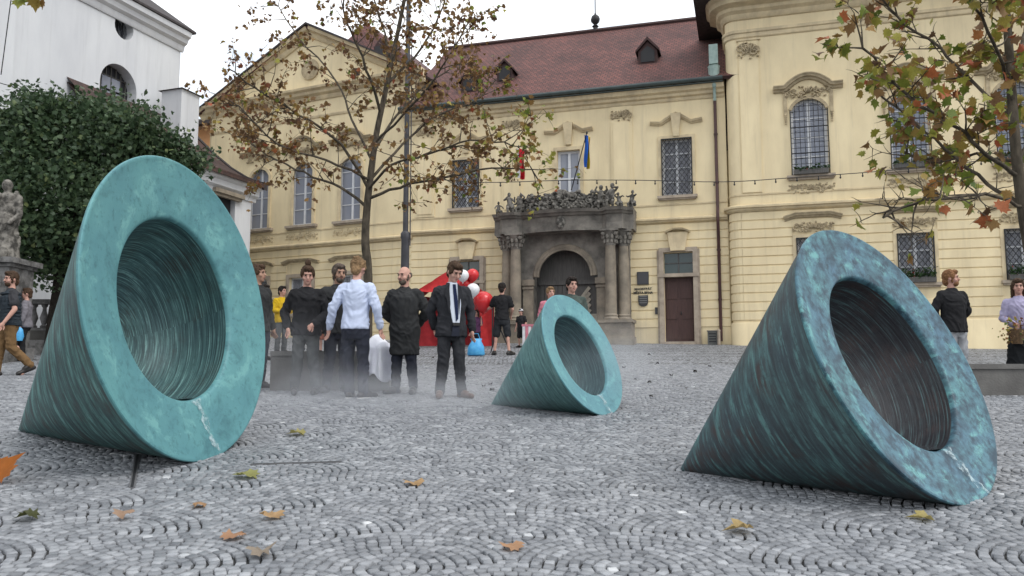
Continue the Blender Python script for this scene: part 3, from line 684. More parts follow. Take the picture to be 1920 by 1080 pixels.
lapmould(PR, 'wall_fillet', 6.86, [(.025, 0), (.025, .05)])
lapmould(PR, 'architrave', 12.0, [(.03, 0), (.05, .03), (.05, .14), (.09, .17), (.09, .26)])
lapmould(PR, 'cornice', 12.62, [(.04, 0), (.10, .06), (.13, .16), (.24, .24), (.27, .34), (.48, .42), (.50, .56), (.58, .62), (.60, .70)])
b = MB(); b.box(-.95, RU1, -.95, 9.2, 13.34, 13.44); PR(b, 'roof_edge', SLATE)
roof_plane(PR, 'roof', [(-.9, -.95, 13.45), (RU1, -.95, 13.45), (RU1-4, 4.5, 17.5), (4, 4.5, 17.5)])
opens = []
for u in r_cen: opens.append((u-low_w/2-.12, u+low_w/2+.12, 3.7, 5.6))
bands(PR, .36, RU1, 2.95, 6.32, .285, opens)
b = MB()
# corner bands follow the rounded corner
z = 6.32
while z > 2.95:
    m = MB(); v = []
    for i in range(7):
        a = math.pi/2*i/6
        for o, zz in ((0, z-.255), (.03, z-.243), (.03, z-.012), (0, z)): v.append((.35-(.35+o)*math.sin(a)-.0, .35-(.35+o)*math.cos(a), zz))
    m.add(v, [(4*i+k, 4*i+4+k, 4*i+5+k, 4*i+1+k) for i in range(6) for k in range(3)]); PR(m, 'wall_band', PLASTER); z -= .285
lapmould(PR, 'plinth', .6, [(.06, 0), (.06, 2.22), (.04, 2.26)], PLASTER, back=.6)
b = MB(); b.box(.42, 1.02, -.04, 0, 6.95, 11.98); PR(b, 'pilaster', PLASTER)
orn(PR, .72, 11.55, .62, .66, 17, 'pilaster_capital', y=-.045, depth=.09)
b = MB(); b.box(.36, 1.08, -.07, 0, 11.90, 11.97); PR(b, 'pilaster_cap', PLASTER_TRIM)
for i, u in enumerate(r_cen):
    window(PR, u, 7.40, up_w, 2.44, .36, 4, 'bars', PANEL, .085)
    hood(PR, u, 10.08, 2.05, 'arch', .95)
    orn(PR, u, 10.05, 1.5, .42, 21, depth=.11)
    b = MB(); 
    for sg in (-1, 1):
        b.box(u+sg*.68-.05, u+sg*.68+.05, -.05, 0, 9.35, 10.06)
        for k in range(5): b.blob((u+sg*.68, -.05, 9.34-k*.07), (.05-.006*k, .04, .04), 6, 4)
    arc = archrect(u-up_w/2-.05, u+up_w/2+.05, 9.4, 9.92, .40)[2:]
    b.sweep(arc, [(0, 0), (.05, 0), (.05, .10), (0, .10)]); PR(b, 'window_surround', STUCCO)
    orn(PR, u, 6.98, 1.35, .34, 23, depth=.05)
    window(PR, u, 3.96, low_w, 1.46, 0, 3, 'diamond', None, .075)
    surround(PR, u, 3.96, low_w, 1.46, .12, .05)
    hood(PR, u, 5.96, 1.62, 'flat', .8)
    orn(PR, u, 5.76, 1.2, .34, 25, depth=.07, y=-.03)
# downpipe with its hopper in the corner
b = MB(); uu = -.17
b.tube([(uu, -.09, 10.2), (uu, -.09, 6.6), (uu, -.2, 6.45), (uu, -.2, 6.05), (uu, -.09, 5.9), (uu, -.09, 2.3)], .05, 8); PC(b, 'downpipe', PIPE, 40)
b = MB()
for z in (9.0, 7.4, 5.2, 3.6): b.tube([(uu, -.09, z), (uu, -.09, z+.06)], .065, 8)
PC(b, 'pipe_clamp', PIPE)
b = MB(); b.lathe([(.07, -.2), (.10, 0), (.17, .25), (.18, .45), (.20, .5)], 8, (uu, -.25, 10.75)); b.tube([(uu, -.25, 10.6), (uu, -.09, 10.15)], .05, 8); b.box(uu-.14, uu+.14, -.4, -.05, 11.3, 11.95); PC(b, 'rain_hopper', COPPER, 40)
# --- left wing with the gable
LU0 = WL.uz(397, 200)[0]; LW = [-7.12, -4.95, -2.70]; AP = -4.74; GZ0 = 12.1; APZ = 14.55; LR = .35
holes = [archrect(u-.58, u+.58, 6.98, 9.52, .42) for u in LW]+[rect(u-.55, u+.55, 3.55, 4.95) for u in LW]
outer = [(LU0, ZB), (0, ZB), (0, GZ0), (AP, APZ), (LU0+.05, GZ0)]
b = MB(); b.wall(outer, holes); PL(b, 'wall', PLASTER)
b = MB(); b.box(-.0, .05, 0, 9, ZB, GZ0); b.box(LU0-.02, LU0, 0, 9, ZB, GZ0); b.box(LU0, 0, 9, 9.1, ZB, GZ0); PL(b, 'return_wall', PLASTER)
bands(PL, LU0, 0, 2.3, 6.05, .30, [(u-.70, u+.70, 3.35, 5.35) for u in LW], gap=.026)
moulding(PL, 'string_course', LU0-.1, .05, 6.08, [(.03, -.02), (.10, .02), (.12, .06), (.17, .08), (.17, .13), (.06, .18)])
moulding(PL, 'wall_fillet', LU0, 0, 6.72, [(.025, 0), (.025, .05)])
moulding(PL, 'gable_cornice', LU0-.3, .5, 11.85, [(.04, 0), (.08, .05), (.10, .15), (.22, .22), (.25, .32), (.36, .38), (.38, .46)])
moulding(PL, 'frieze_fillet', LU0, 0, 11.15, [(.03, 0), (.05, .08), (.03, .12)])
for i, u in enumerate(LW):
    window(PL, u, 6.98, 1.16, 2.54, .42, 4, None, PANEL, .075, curtain=False)
    arc = archrect(u-.58, u+.58, 6.98, 9.52, .42)
    b = MB(); b.sweep([arc[1]]+arc[2:]+[arc[0]], [(0, -.0), (.05, -.0), (.05, .12), (0, .12)]); PL(b, 'window_surround', PLASTER_TRIM)
    hood(PL, u, 9.95, 1.95, 'arch', .9); orn(PL, u, 9.88, 1.4, .42, 27, depth=.10); orn(PL, u, 6.52, 1.5, .34, 29, depth=.045, m=PLASTER_TRIM)
    window(PL, u, 3.55, 1.1, 1.4, 0, 2, None); surround(PL, u, 3.55, 1.1, 1.4, .13, .06, DOORSTONE); hood(PL, u, 5.42, 1.7, 'flat', .7)
# raking cornices, oculus and vents of the gable
sl = (APZ-GZ0)/(AP-LU0)
b = MB(); b.sweep([(LU0-.5, GZ0-.5*sl+.1), (AP, APZ+.1)], [(0, -.18), (.05, -.18), (.12, -.1), (.14, 0), (.30, .06), (.34, .18), (0, .18)]); b.sweep([(AP, APZ+.1), (.35, GZ0+.1-.35*sl)], [(0, -.18), (.05, -.18), (.12, -.1), (.14, 0), (.30, .06), (.34, .18), (0, .18)]); PL(b, 'raking_cornice', PLASTER_TRIM, 30)
b = MB(); b.prism([(LU0-.6, GZ0-.6*sl+.28), (AP, APZ+.32), (.4, GZ0-.4*sl+.28), (.4, GZ0-.4*sl+.34), (AP, APZ+.40), (LU0-.6, GZ0-.6*sl+.34)], -.40, .3); PL(b, 'gable_coping', SLATE)
b = MB(); b.lathe([(.30, 0), (.40, 0), (.42, .06), (.30, .08)], 20); o = b.build('oculus_frame', STUCCO, HALL, PL.loc(AP, -.0, 13.15)); o.rotation_euler = (math.pi/2, 0, -WL.yaw)
b = MB(); b.lathe([(.29, .0), (.29, .03)], 20); o = b.build('oculus', IRON, HALL, PL.loc(AP, -.0, 13.15)); o.rotation_euler = (math.pi/2, 0, -WL.yaw)
for du in (-2.4, 2.2): b = MB(); b.box(AP+du-.14, AP+du+.14, -.02, .0, 12.55, 12.85); PL(b, 'gable_vent', IRON)
roof_plane(PL, 'roof', [(.45, -.3, GZ0-.45*sl+.25), (.45, 9, GZ0-.45*sl+.25), (AP, 9, APZ+.3), (AP, -.3, APZ+.3)])
roof_plane(PL, 'roof', [(LU0-.5, 9, GZ0-.5*sl+.25), (LU0-.5, -.3, GZ0-.5*sl+.25), (AP, -.3, APZ+.3), (AP, 9, APZ+.3)])
# the tall hipped roof behind the gable
ap = at(688, 44, 38); e0 = at(560, 150, 36); e1 = at(790, 130, 36)
q0 = [(p-WL.o) for p in (e0, e1, ap)]; q0 = [(p.dot(WL.d), p.dot(WL.n), p.z+WL.o.z) for p in q0]
b = MB(); b.add([q0[0], q0[1], q0[2], (q0[1][0], q0[1][1]+6, q0[1][2]), (q0[0][0], q0[0][1]+6, q0[0][2]), (q0[2][0], q0[2][1]+2, q0[2][2])], [(0, 1, 2), (1, 3, 5, 2), (4, 0, 2, 5), (3, 4, 5), (0, 4, 3, 1)])
o = PL(b, 'hipped_roof', TILES); me = o.data; uv = me.uv_layers.new(name='UVMap')
for lp in me.loops: p = me.vertices[lp.vertex_index].co; uv.data[lp.index].uv = (p.x, p.z*1.4)
a = at(722, 100, 36.2); b = MB(); c_ = a-WL.o; x, y, z = c_.dot(WL.d), c_.dot(WL.n), a.z
b.prism([(x-.35, z-.4), (x+.35, z-.4), (x+.35, z+.2), (x, z+.6), (x-.35, z+.2)], y-.4, y+1.2); PL(b, 'dormer', TILES)
b = MB(); b.prism([(x-.25, z-.3), (x+.25, z-.3), (x+.25, z+.2), (x-.25, z+.2)], y-.44, y-.39); PL(b, 'dormer_opening', IRON)
#@@PART2
# ------------------------------------------------------------------ church on the left side of the square
CO = at(337, 130, 30.0); CO.z = gz(30); WK = Wing(CO, -70)
CH = thing('church', 'white plastered church with round window, arched window and brown tiled side aisle', 'church', CO)
PK = Put(WK, CH, CO)
ct = WK.uz(340, 62)[1]
uo, zo = WK.uz(233, 52); ua, za = WK.uz(221, 195); _, zat = WK.uz(221, 120)
aw = abs(WK.uz(255, 170)[0]-WK.uz(186, 150)[0])/2
circ = [(uo+.42*math.cos(a), zo+.42*math.sin(a)) for a in [2*math.pi*i/20 for i in range(20)]]
b = MB(); b.wall(rect(-30, 0, 1, ct), [circ, archrect(ua-aw, ua+aw, za-1.4, zat, aw*.98, 14)], 0, .45); b.box(-.02, 0, 0, 9, 1, ct); b.box(-30, 0, 9, 9.1, 1, ct); PK(b, 'wall', WHITEWALL)
b = MB(); b.box(-30, -6.9, -.16, 0, 1, ct); PK(b, 'buttress', WHITEWALL)
moulding(PK, 'cornice', -30, .08, ct-.75, [(.05, 0), (.10, .08), (.12, .22), (.25, .30), (.30, .45), (.42, .52), (.45, .70)], WHITEWALL)
b = MB(); b.add([(-30, -.50, ct-.03), (.25, -.50, ct-.03), (.25, 9.5, ct-.03), (-30, 9.5, ct-.03), (-2.2, 3.6, ct+3.3), (-30, 3.6, ct+3.3), (-30, -.50, ct+.05), (.25, -.50, ct+.05)],
                [(0, 1, 2, 3), (6, 7, 4, 5), (7, 2, 4), (2, 3, 5, 4), (0, 6, 7, 1)]); PK(b, 'roof', SLATE)
b = MB(); b.lathe([(.42, 0), (.42, .05)], 20); o = b.build('round_window', PANE, CH, PK.loc(uo, .35, zo)); o.rotation_euler = (math.pi/2, 0, -WK.yaw)
b = MB()
for k in (-1, 0, 1): b.box(k*.2-.012, k*.2+.012, -.40, .40, .05, .08)
o = b.build('round_window_bar', IRON, CH, PK.loc(uo, .35, zo)); o.rotation_euler = (math.pi/2, 0, -WK.yaw)
arch_ = archrect(-aw, aw, 0, zat-za+1.4, aw*.98, 14)
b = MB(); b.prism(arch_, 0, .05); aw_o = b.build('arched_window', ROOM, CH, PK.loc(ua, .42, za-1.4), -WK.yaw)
b = MB(); hh = zat-za+1.4
for k in range(-3, 4): b.box(k*aw*.27-.02, k*aw*.27+.02, -.05, 0, 0, hh-aw*.98+math.sqrt(max(0, aw*aw-(k*aw*.27)**2))*.96)
for k in range(6): b.box(-aw*.94, aw*.94, -.055, -.01, k*.42+.3, k*.42+.33)
b.build('glazing_bar', DARKWOOD, aw_o)
for i in range(2):
    for k in range(2):
        b = MB(); b.box(-aw*.5+i*aw*.52, -aw*.5+i*aw*.52+aw*.46, -.065, -.055, hh*.52+k*.5, hh*.52+k*.5+.42); b.build('pane', PANEL, aw_o)
# side aisle with a bell-cast tiled roof, nearer to the square
AO = WK.p(0, -3.0, gz(29))
AX0 = WK.uz(125, 150)[0]; z_top = 10.75; z_e = 8.05
prof = [(.02, z_top+.05), (-.68, z_top-.62), (-1.47, z_top-1.32), (-2.27, z_top-1.93), (-2.95, z_top-2.33), (-3.46, z_top-2.55), (-3.85, z_top-2.66)]
b = MB(); v = []
for x in (AX0, .25):
    for y, z in prof: v.append((x, y, z))
    for y, z in prof: v.append((x, y, z-.16))
n = len(prof); f = [(k, k+1, 2*n+k+1, 2*n+k) for k in range(n-1)]+[(n+k, n+k+1, 3*n+k+1, 3*n+k) for k in range(n-1)]
f += [(2*n+k, 2*n+k+1, 3*n+k+1, 3*n+k) for k in range(n-1)]+[(n-1, 2*n-1, 4*n-1, 3*n-1), (0, 2*n, 3*n, n)]
b.add(v, f); o = PK(b, 'aisle_roof', TILES_BROWN); me = o.data; uv = me.uv_layers.new(name='UVMap')
for lp in me.loops: p = me.vertices[lp.vertex_index].co; uv.data[lp.index].uv = (p.x, p.z*1.4)
b = MB()
for k in range(n-1):
    (y0, a0), (y1, a1) = prof[k], prof[k+1]
    b.add([(x, y, z) for x in (.24, .42) for y, z in ((y0, a0+.06), (y1, a1+.06), (y1, a1-.22), (y0, a0-.22))], [(0, 1, 5, 4), (1, 2, 6, 5), (2, 3, 7, 6), (3, 0, 4, 7), (0, 3, 2, 1), (4, 5, 6, 7)])
PK(b, 'verge_board', SLATE)
uw, zw = WK.uz(415, 350); b = MB()
wy = -3.40
b.wall(rect(AX0+.2, .12, 1, z_e), [rect(-1.75, -.75, 6.2, 7.35)], wy, .25); b.box(.10, .12, wy, 0, 1, z_e); b.box(AX0+.2, AX0+.22, wy, 0, 1, z_e); PK(b, 'aisle_wall', WHITEWALL)
b = MB(); b.add([(.115, wy, z_e), (.115, 0, z_e), (.115, 0, z_top), (.115, -1.47, z_top-1.4), (.115, -2.95, z_top-2.4)], [(0, 1, 2, 3, 4)]); PK(b, 'aisle_gable', WHITEWALL)
b = MB(); b.sweep([(AX0+.1, z_e-.62), (.3, z_e-.62)], [(-wy, 0), (-wy+.06, 0), (-wy+.08, .12), (-wy+.20, .2), (-wy+.22, .38), (-wy+.34, .45), (-wy+.34, .56), (-wy, .56)]); PK(b, 'aisle_cornice', WHITEWALL)
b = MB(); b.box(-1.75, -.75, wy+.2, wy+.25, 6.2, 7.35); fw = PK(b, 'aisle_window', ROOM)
b = MB(); b.box(-2.0, -.5, wy-.22, wy-.002, 7.38, 7.52); b.box(-1.93, -.57, wy-.14, wy-.002, 7.28, 7.38); PK(b, 'aisle_window_hood', STONE2)
b = MB(); 
x, y = WK.uz(338, 205)
pb = at(338, 205, 28.8)-WK.o; pu, pn = pb.dot(WK.d), pb.dot(WK.n)
zt, zbm = at(338, 176, 28.8).z, at(338, 240, 28.8).z
b.box(pu-.45, pu+.45, pn-.45, pn+.45, zbm-.8, zt); PK(b, 'roof_turret', WHITEWALL)
b = MB(); b.add([(pu-.55, pn-.55, zt), (pu+.55, pn-.55, zt), (pu+.55, pn+.55, zt), (pu-.55, pn+.55, zt), (pu, pn, zt+.18)], [(0, 1, 4), (1, 2, 4), (2, 3, 4), (3, 0, 4), (3, 2, 1, 0)]); PK(b, 'turret_cap', SLATE)
# link house between church and town hall
a, c = at(318, 236, 35.5), at(404, 222, 35.5)
LH = thing('link_house', 'orange plastered narrow house with dark roof between church and town hall', 'house', (a.x, a.y, gz(35)))
b = MB(); b.box(0, c.x-a.x+.3, 0, 4, -1, a.z-LH.location.z); b.build('wall', ORANGE, LH)
zz = a.z-LH.location.z
b = MB(); b.add([(-.3, -.45, zz-.02), (c.x-a.x+.6, -.45, zz+.22), (c.x-a.x+.6, 2, zz+1.1), (-.3, 2, zz+.9), (-.3, -.45, zz-.2), (c.x-a.x+.6, -.45, zz+.04), (c.x-a.x+.6, 2, zz), (-.3, 2, zz)], [(0, 1, 2, 3), (4, 5, 1, 0), (7, 6, 5, 4), (0, 3, 7, 4), (1, 5, 6, 2), (2, 6, 7, 3)]); b.build('roof', SLATE, LH)
# ------------------------------------------------------------------ bronze cone fountains
def bronze(name, base, mid, dark, streak, ring=22, amount=(.42, .62), spots=None, rough=.55, brown=None, mott=(26, .54, .64)):
    m = bpy.data.materials.new(name); m.use_nodes = True; t = m.node_tree; b = t.nodes['Principled BSDF']; l = t.links.new
    tcn = t.nodes.new('ShaderNodeUVMap'); tcn.uv_map = 'UVMap'
    ob_ = t.nodes.new('ShaderNodeTexCoord')
    mp_ = t.nodes.new('ShaderNodeMapping'); mp_.inputs['Scale'].default_value = ((3.2 if ring < 40 else 1.3), ring, 1); l(tcn.outputs[0], mp_.inputs['Vector'])
    n1 = t.nodes.new('ShaderNodeTexNoise'); n1.inputs['Scale'].default_value = 1; n1.inputs['Detail'].default_value = 7; n1.inputs['Roughness'].default_value = .68; n1.inputs['Distortion'].default_value = .35; l(mp_.outputs[0], n1.inputs['Vector'])
    n2 = t.nodes.new('ShaderNodeTexNoise'); n2.inputs['Scale'].default_value = 2.1; n2.inputs['Detail'].default_value = 7; l(ob_.outputs['Object'], n2.inputs['Vector'])
    n3 = t.nodes.new('ShaderNodeTexNoise'); n3.inputs['Scale'].default_value = mott[0]; n3.inputs['Detail'].default_value = 5; n3.inputs['Roughness'].default_value = .7; l(ob_.outputs['Object'], n3.inputs['Vector'])
    def rng_(s, a, c):
        r = t.nodes.new('ShaderNodeMapRange'); r.inputs['From Min'].default_value = a; r.inputs['From Max'].default_value = c; l(s, r.inputs['Value']); return r.outputs[0]
    def mixc(f, A, B):
        x = t.nodes.new('ShaderNodeMix'); x.data_type = 'RGBA'; l(f, x.inputs['Factor'])
        for s_, k in ((A, 'A'), (B, 'B')):
            if isinstance(s_, tuple): x.inputs[k].default_value = (*s_, 1)
            else: l(s_, x.inputs[k])
        return x.outputs['Result']
    c1 = mixc(rng_(n2.outputs['Fac'], .36, .64), base, mid)
    c2 = mixc(rng_(n1.outputs['Fac'], *amount), c1, dark)
    if brown:
        n4 = t.nodes.new('ShaderNodeTexNoise'); n4.inputs['Scale'].default_value = 2.6; n4.inputs['Detail'].default_value = 9; n4.inputs['Roughness'].default_value = .65; l(ob_.outputs['Object'], n4.inputs['Vector'])
        m4 = t.nodes.new('ShaderNodeMath'); m4.operation = 'MULTIPLY'; l(rng_(n4.outputs['Fac'], .50, .64), m4.inputs[0]); l(rng_(n1.outputs['Fac'], .42, .56), m4.inputs[1]); c2 = mixc(m4.outputs[0], c2, brown)
    r = rng_(n1.outputs['Fac'], .46, .36); c3 = mixc(r, c2, streak)
    mu = t.nodes.new('ShaderNodeMath'); mu.operation = 'MULTIPLY'; mu.inputs[1].default_value = spots or .35; l(rng_(n3.outputs['Fac'], mott[1], mott[2]), mu.inputs[0])
    c4 = mixc(mu.outputs[0], c3, dark)
    l(c4, b.inputs['Base Color']); b.inputs['Roughness'].default_value = rough; b.inputs['Specular IOR Level'].default_value = .35
    bn = t.nodes.new('ShaderNodeBump'); bn.inputs['Strength'].default_value = .35; bn.inputs['Distance'].default_value = .012; l(n1.outputs['Fac'], bn.inputs['Height']); l(bn.outputs[0], b.inputs['Normal'])
    return m
def water_material():
    m = bpy.data.materials.new('running_water'); m.use_nodes = True; t = m.node_tree; b = t.nodes['Principled BSDF']; l = t.links.new
    b.inputs['Base Color'].default_value = (.55, .68, .70, 1); b.inputs['Roughness'].default_value = .12
    tcn = t.nodes.new('ShaderNodeTexCoord'); n = t.nodes.new('ShaderNodeTexNoise'); n.inputs['Scale'].default_value = 22; n.inputs['Detail'].default_value = 5; l(tcn.outputs['Object'], n.inputs['Vector'])
    r = t.nodes.new('ShaderNodeMapRange'); r.inputs['From Min'].default_value = .42; r.inputs['From Max'].default_value = .62; r.inputs['To Min'].default_value = .05; r.inputs['To Max'].default_value = .55; l(n.outputs['Fac'], r.inputs['Value']); l(r.outputs[0], b.inputs['Alpha'])
    bn = t.nodes.new('ShaderNodeBump'); bn.inputs['Strength'].default_value = .6; bn.inputs['Distance'].default_value = .02; l(n.outputs['Fac'], bn.inputs['Height']); l(bn.outputs[0], b.inputs['Normal'])
    return m
WATER = water_material()
POOL = mat('still_water', (.05, .055, .06), .06, spec=.6)
def uvset(o, uvs):
    uv = o.data.uv_layers.new(name='UVMap')
    for lp in o.data.loops: uv.data[lp.index].uv = uvs[lp.vertex_index]
def fountain(label, apex, c, n, r, k, dish, mats_, bowl_d, water_a):
    mbody, mrim, mbowl = mats_
    A = Vector(apex); T = thing('cone_fountain', label, 'fountain', A, 0, 'bronze cone fountains'); c = Vector(c)-A; n = Vector(n).normalized()
    gN = Vector((0, -SLOPE, 1)).normalized(); s = gN.cross(n).normalized(); v = n.cross(s)
    M = 128; K = 28
    P = lambda rr, a, d: c+n*d+(s*math.cos(a)+v*math.sin(a))*rr
    # body: ruled surface from the tip to just behind the lip
    V = []; U = []; F = []
    for i in range(K+1):
        t = max(.004, i/K)
        for j in range(M+1):
            a = 2*math.pi*j/M; q = P(r*.992, a, -.035*(r/1.2)); V.append(q*t); U.append((j/M*6*t+.1, t*2.2))
    W_ = M+1
    for i in range(K):
        for j in range(M): F.append((i*W_+j, i*W_+j+1, (i+1)*W_+j+1, (i+1)*W_+j))
    def mk(name, V, U, F, m):
        me = bpy.data.meshes.new(name); me.from_pydata([tuple(p) for p in V], [], F); me.materials.append(m)
        me.polygons.foreach_set('use_smooth', [True]*len(me.polygons)); me.set_sharp_from_angle(angle=R_(40)); o = ob(name, me, T); uvset(o, U); return o
    mk('cone_body', V, U, F, mbody)
    # lip: rounded outer edge, dished face, rounded inner edge
    pr = [(r*.992, -.035*(r/1.2)), (r*.999, -.022*(r/1.2)), (r, -.010), (r*.996, -.003), (r*.985, 0)]+[(r*(1-(1-k)*q)*1.0-.002, -dish*q) for q in (.06, .2, .4, .6, .8, .95)]+[(r*k*1.004, -dish-.004), (r*k*.992, -dish-.016), (r*k*.985, -dish-.04)]
    V = []; U = []; F = []
    for i, (rr, d) in enumerate(pr):
        for j in range(M+1): V.append(P(rr, 2*math.pi*j/M, d)); U.append((j/M*6, rr*1.6/r))
    for i in range(len(pr)-1):
        for j in range(M): F.append((i*W_+j, i*W_+j+1, (i+1)*W_+j+1, (i+1)*W_+j))
    mk('lip', V, U, F, mrim)
    V = []; U = []; F = []; B_ = 18
    for i in range(B_+1):
        q = (i/B_)*math.pi/2*.985; rr = r*k*.985*math.cos(q)**.8; d = -dish-.04-bowl_d*math.sin(q)
        # the hollow leans with the cone: its bottom drifts towards the tip
        sh = (-c-n*((-c).dot(n)))*.16*math.sin(q)
        for j in range(M+1): V.append(P(rr, 2*math.pi*j/M, d)+sh); U.append((j/M*6, 1.4*i/B_))
    for i in range(B_):
        for j in range(M): F.append((i*W_+j, i*W_+j+1, (i+1)*W_+j+1, (i+1)*W_+j))
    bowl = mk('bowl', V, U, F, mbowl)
    # still water held by the lower edge of the bowl
    lowz = (P(r*k*.985, -math.pi/2, -dish-.04)).z+.012
    bm = bmesh.new(); bm.from_mesh(bowl.data); bmesh.ops.remove_doubles(bm, verts=bm.verts, dist=1e-4)
    g = bmesh.ops.bisect_plane(bm, geom=bm.verts[:]+bm.edges[:]+bm.faces[:], plane_co=(0, 0, lowz), plane_no=(0, 0, 1))
    vs = [e for e in g['geom_cut'] if isinstance(e, bmesh.types.BMVert)]
    pts = [Vector(e.co) for e in vs]; bm.free()
    if len(pts) > 4:
        cc = sum(pts, Vector())/len(pts); pts.sort(key=lambda p: math.atan2(p.y-cc.y, p.x-cc.x))
        wb = MB(); wb.add(pts, [tuple(range(len(pts)))]); wb.build('pool_water', POOL, T)
    # the trickle that spills over the lowest part of the lip
    V = []; F = []; rng = random.Random(3); L_ = 26
    for i in range(L_+1):
        t = i/L_; rr = r*k*.985+(r-r*k*.985)*t; a = -math.pi/2+water_a*(.25+.75*t)+.02*math.sin(t*7); wd = (.045+.022*math.sin(t*17+1)+.012*math.sin(t*41))*(1.0-.5*t)
        d = -dish*(1-t)+.007
        for q in (-1, -.4, .4, 1): V.append(P(rr, a+q*wd/rr, d+(.006 if abs(q) < 1 else 0)))
    for i in range(L_):
        for q in range(3): F.append((4*i+q, 4*i+q+1, 4*i+5+q, 4*i+4+q))
    me = bpy.data.meshes.new('water_trickle'); me.from_pydata([tuple(p) for p in V], [], F); me.materials.append(WATER); me.polygons.foreach_set('use_smooth', [True]*len(F)); ob('water_trickle', me, T)
    return T
BL = (bronze('left_body_patina', (.080, .20, .185), (.058, .135, .135), (.034, .058, .064), (.15, .32, .30), 20, (.45, .62), .4, .55, (.060, .055, .052)),
      bronze('left_lip_patina', (.11, .285, .295), (.088, .235, .26), (.048, .14, .162), (.15, .35, .35), 3, (.54, .74), .75, .5, None, (17, .53, .70)),
      bronze('left_bowl_patina', (.090, .185, .18), (.065, .13, .14), (.030, .055, .062), (.20, .36, .35), 55, (.45, .64), .3, .5, (.055, .06, .055)))
BR = (bronze('right_body_patina', (.068, .128, .132), (.054, .080, .092), (.040, .050, .056), (.10, .205, .20), 18, (.44, .62), .55, .5, (.062, .045, .042)),
      bronze('right_lip_patina', (.075, .195, .215), (.065, .145, .205), (.022, .048, .070), (.13, .33, .33), 4, (.50, .68), .95, .5, None, (13, .45, .62)),
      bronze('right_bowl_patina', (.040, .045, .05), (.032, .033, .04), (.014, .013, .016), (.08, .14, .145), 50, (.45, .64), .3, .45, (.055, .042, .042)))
BS = (bronze('small_body_patina', (.13, .255, .245), (.10, .205, .205), (.06, .115, .125), (.18, .33, .32), 22, (.48, .64), .3),
      bronze('small_lip_patina', (.13, .31, .335), (.11, .26, .30), (.065, .165, .20), (.16, .37, .385), 3, (.56, .74), .6, .5, None, (19, .53, .68)),
      bronze('small_bowl_patina', (.085, .145, .155), (.065, .11, .122), (.036, .058, .068), (.14, .24, .25), 50, (.46, .60), .3))
fountain('large turquoise bronze cone fountain with pale green lip, beside the dark tree', (-5.007, 8.371, .70), (-2.70, 6.801, 1.842), (.969, -.194, .152), 1.2786, .609, .085, BL, .78, .12)
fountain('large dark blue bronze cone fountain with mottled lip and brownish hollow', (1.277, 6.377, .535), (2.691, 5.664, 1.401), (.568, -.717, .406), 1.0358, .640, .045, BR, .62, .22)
fountain('small pale turquoise bronze cone fountain in front of the stone portal', (-.277, 10.451, .88), (.852, 9.677, 1.523), (.754, -.532, .385), .7748, .665, .03, BS, .45, .1)
# ------------------------------------------------------------------ trees
LEAF2D = [(0, -.02), (.10, .10), (.30, .04), (.27, .18), (.52, .30), (.40, .40), (.50, .62), (.28, .56), (.20, .70), (.16, .66), (0, 1.0)]
LEAF2D = LEAF2D+[(-x, y) for x, y in LEAF2D[-2:0:-1]]
def leafverts(fold=.25, curl=.2):
    v = [(x, y, abs(x)*fold-curl*(y-.4)**2) for x, y in LEAF2D]+[(0, .35, 0)]; n = len(LEAF2D)
    return np.array(v), np.array([(n, i, (i+1) % n) for i in range(n)])
def leafmat(name, ramp, rough=.55):
    m = mat(name, None, rough, (.72, .72, .72), 9, spec=.25, attr=ramp); t = m.node_tree; b = t.nodes['Principled BSDF']
    tr = t.nodes.new('ShaderNodeBsdfTranslucent'); ad = t.nodes.new('ShaderNodeMixShader'); ad.inputs[0].default_value = .28
    src = b.inputs['Base Color'].links[0].from_socket; t.links.new(src, tr.inputs['Color']); o = t.nodes['Material Output']
    t.links.new(b.outputs[0], ad.inputs[1]); t.links.new(tr.outputs[0], ad.inputs[2]); t.links.new(ad.outputs[0], o.inputs['Surface']); return m
AUTUMN = leafmat('autumn_leaf', [(0, (.08, .13, .028)), (.22, (.18, .23, .04)), (.42, (.36, .33, .06)), (.58, (.32, .19, .06)), (.74, (.19, .105, .05)), (.84, (.12, .072, .042)), (.93, (.38, .10, .045)), (1, (.48, .22, .07))])
DARKLEAF = leafmat('dark_green_leaf', [(0, (.03, .054, .03)), (.5, (.068, .112, .056)), (.85, (.115, .17, .078)), (1, (.19, .23, .09))], .45)
def rotmats(rng, n, droop=.6):
    """random leaf frames, most hanging down"""
    d = rng.normal(size=(n, 3)); d[:, 2] -= droop; d /= np.linalg.norm(d, axis=1)[:, None]
    u = rng.normal(size=(n, 3)); u[:, 2] += .8; x = np.cross(d, u); x /= np.linalg.norm(x, axis=1)[:, None]; z = np.cross(x, d)
    return np.stack([x, d, z], 2)
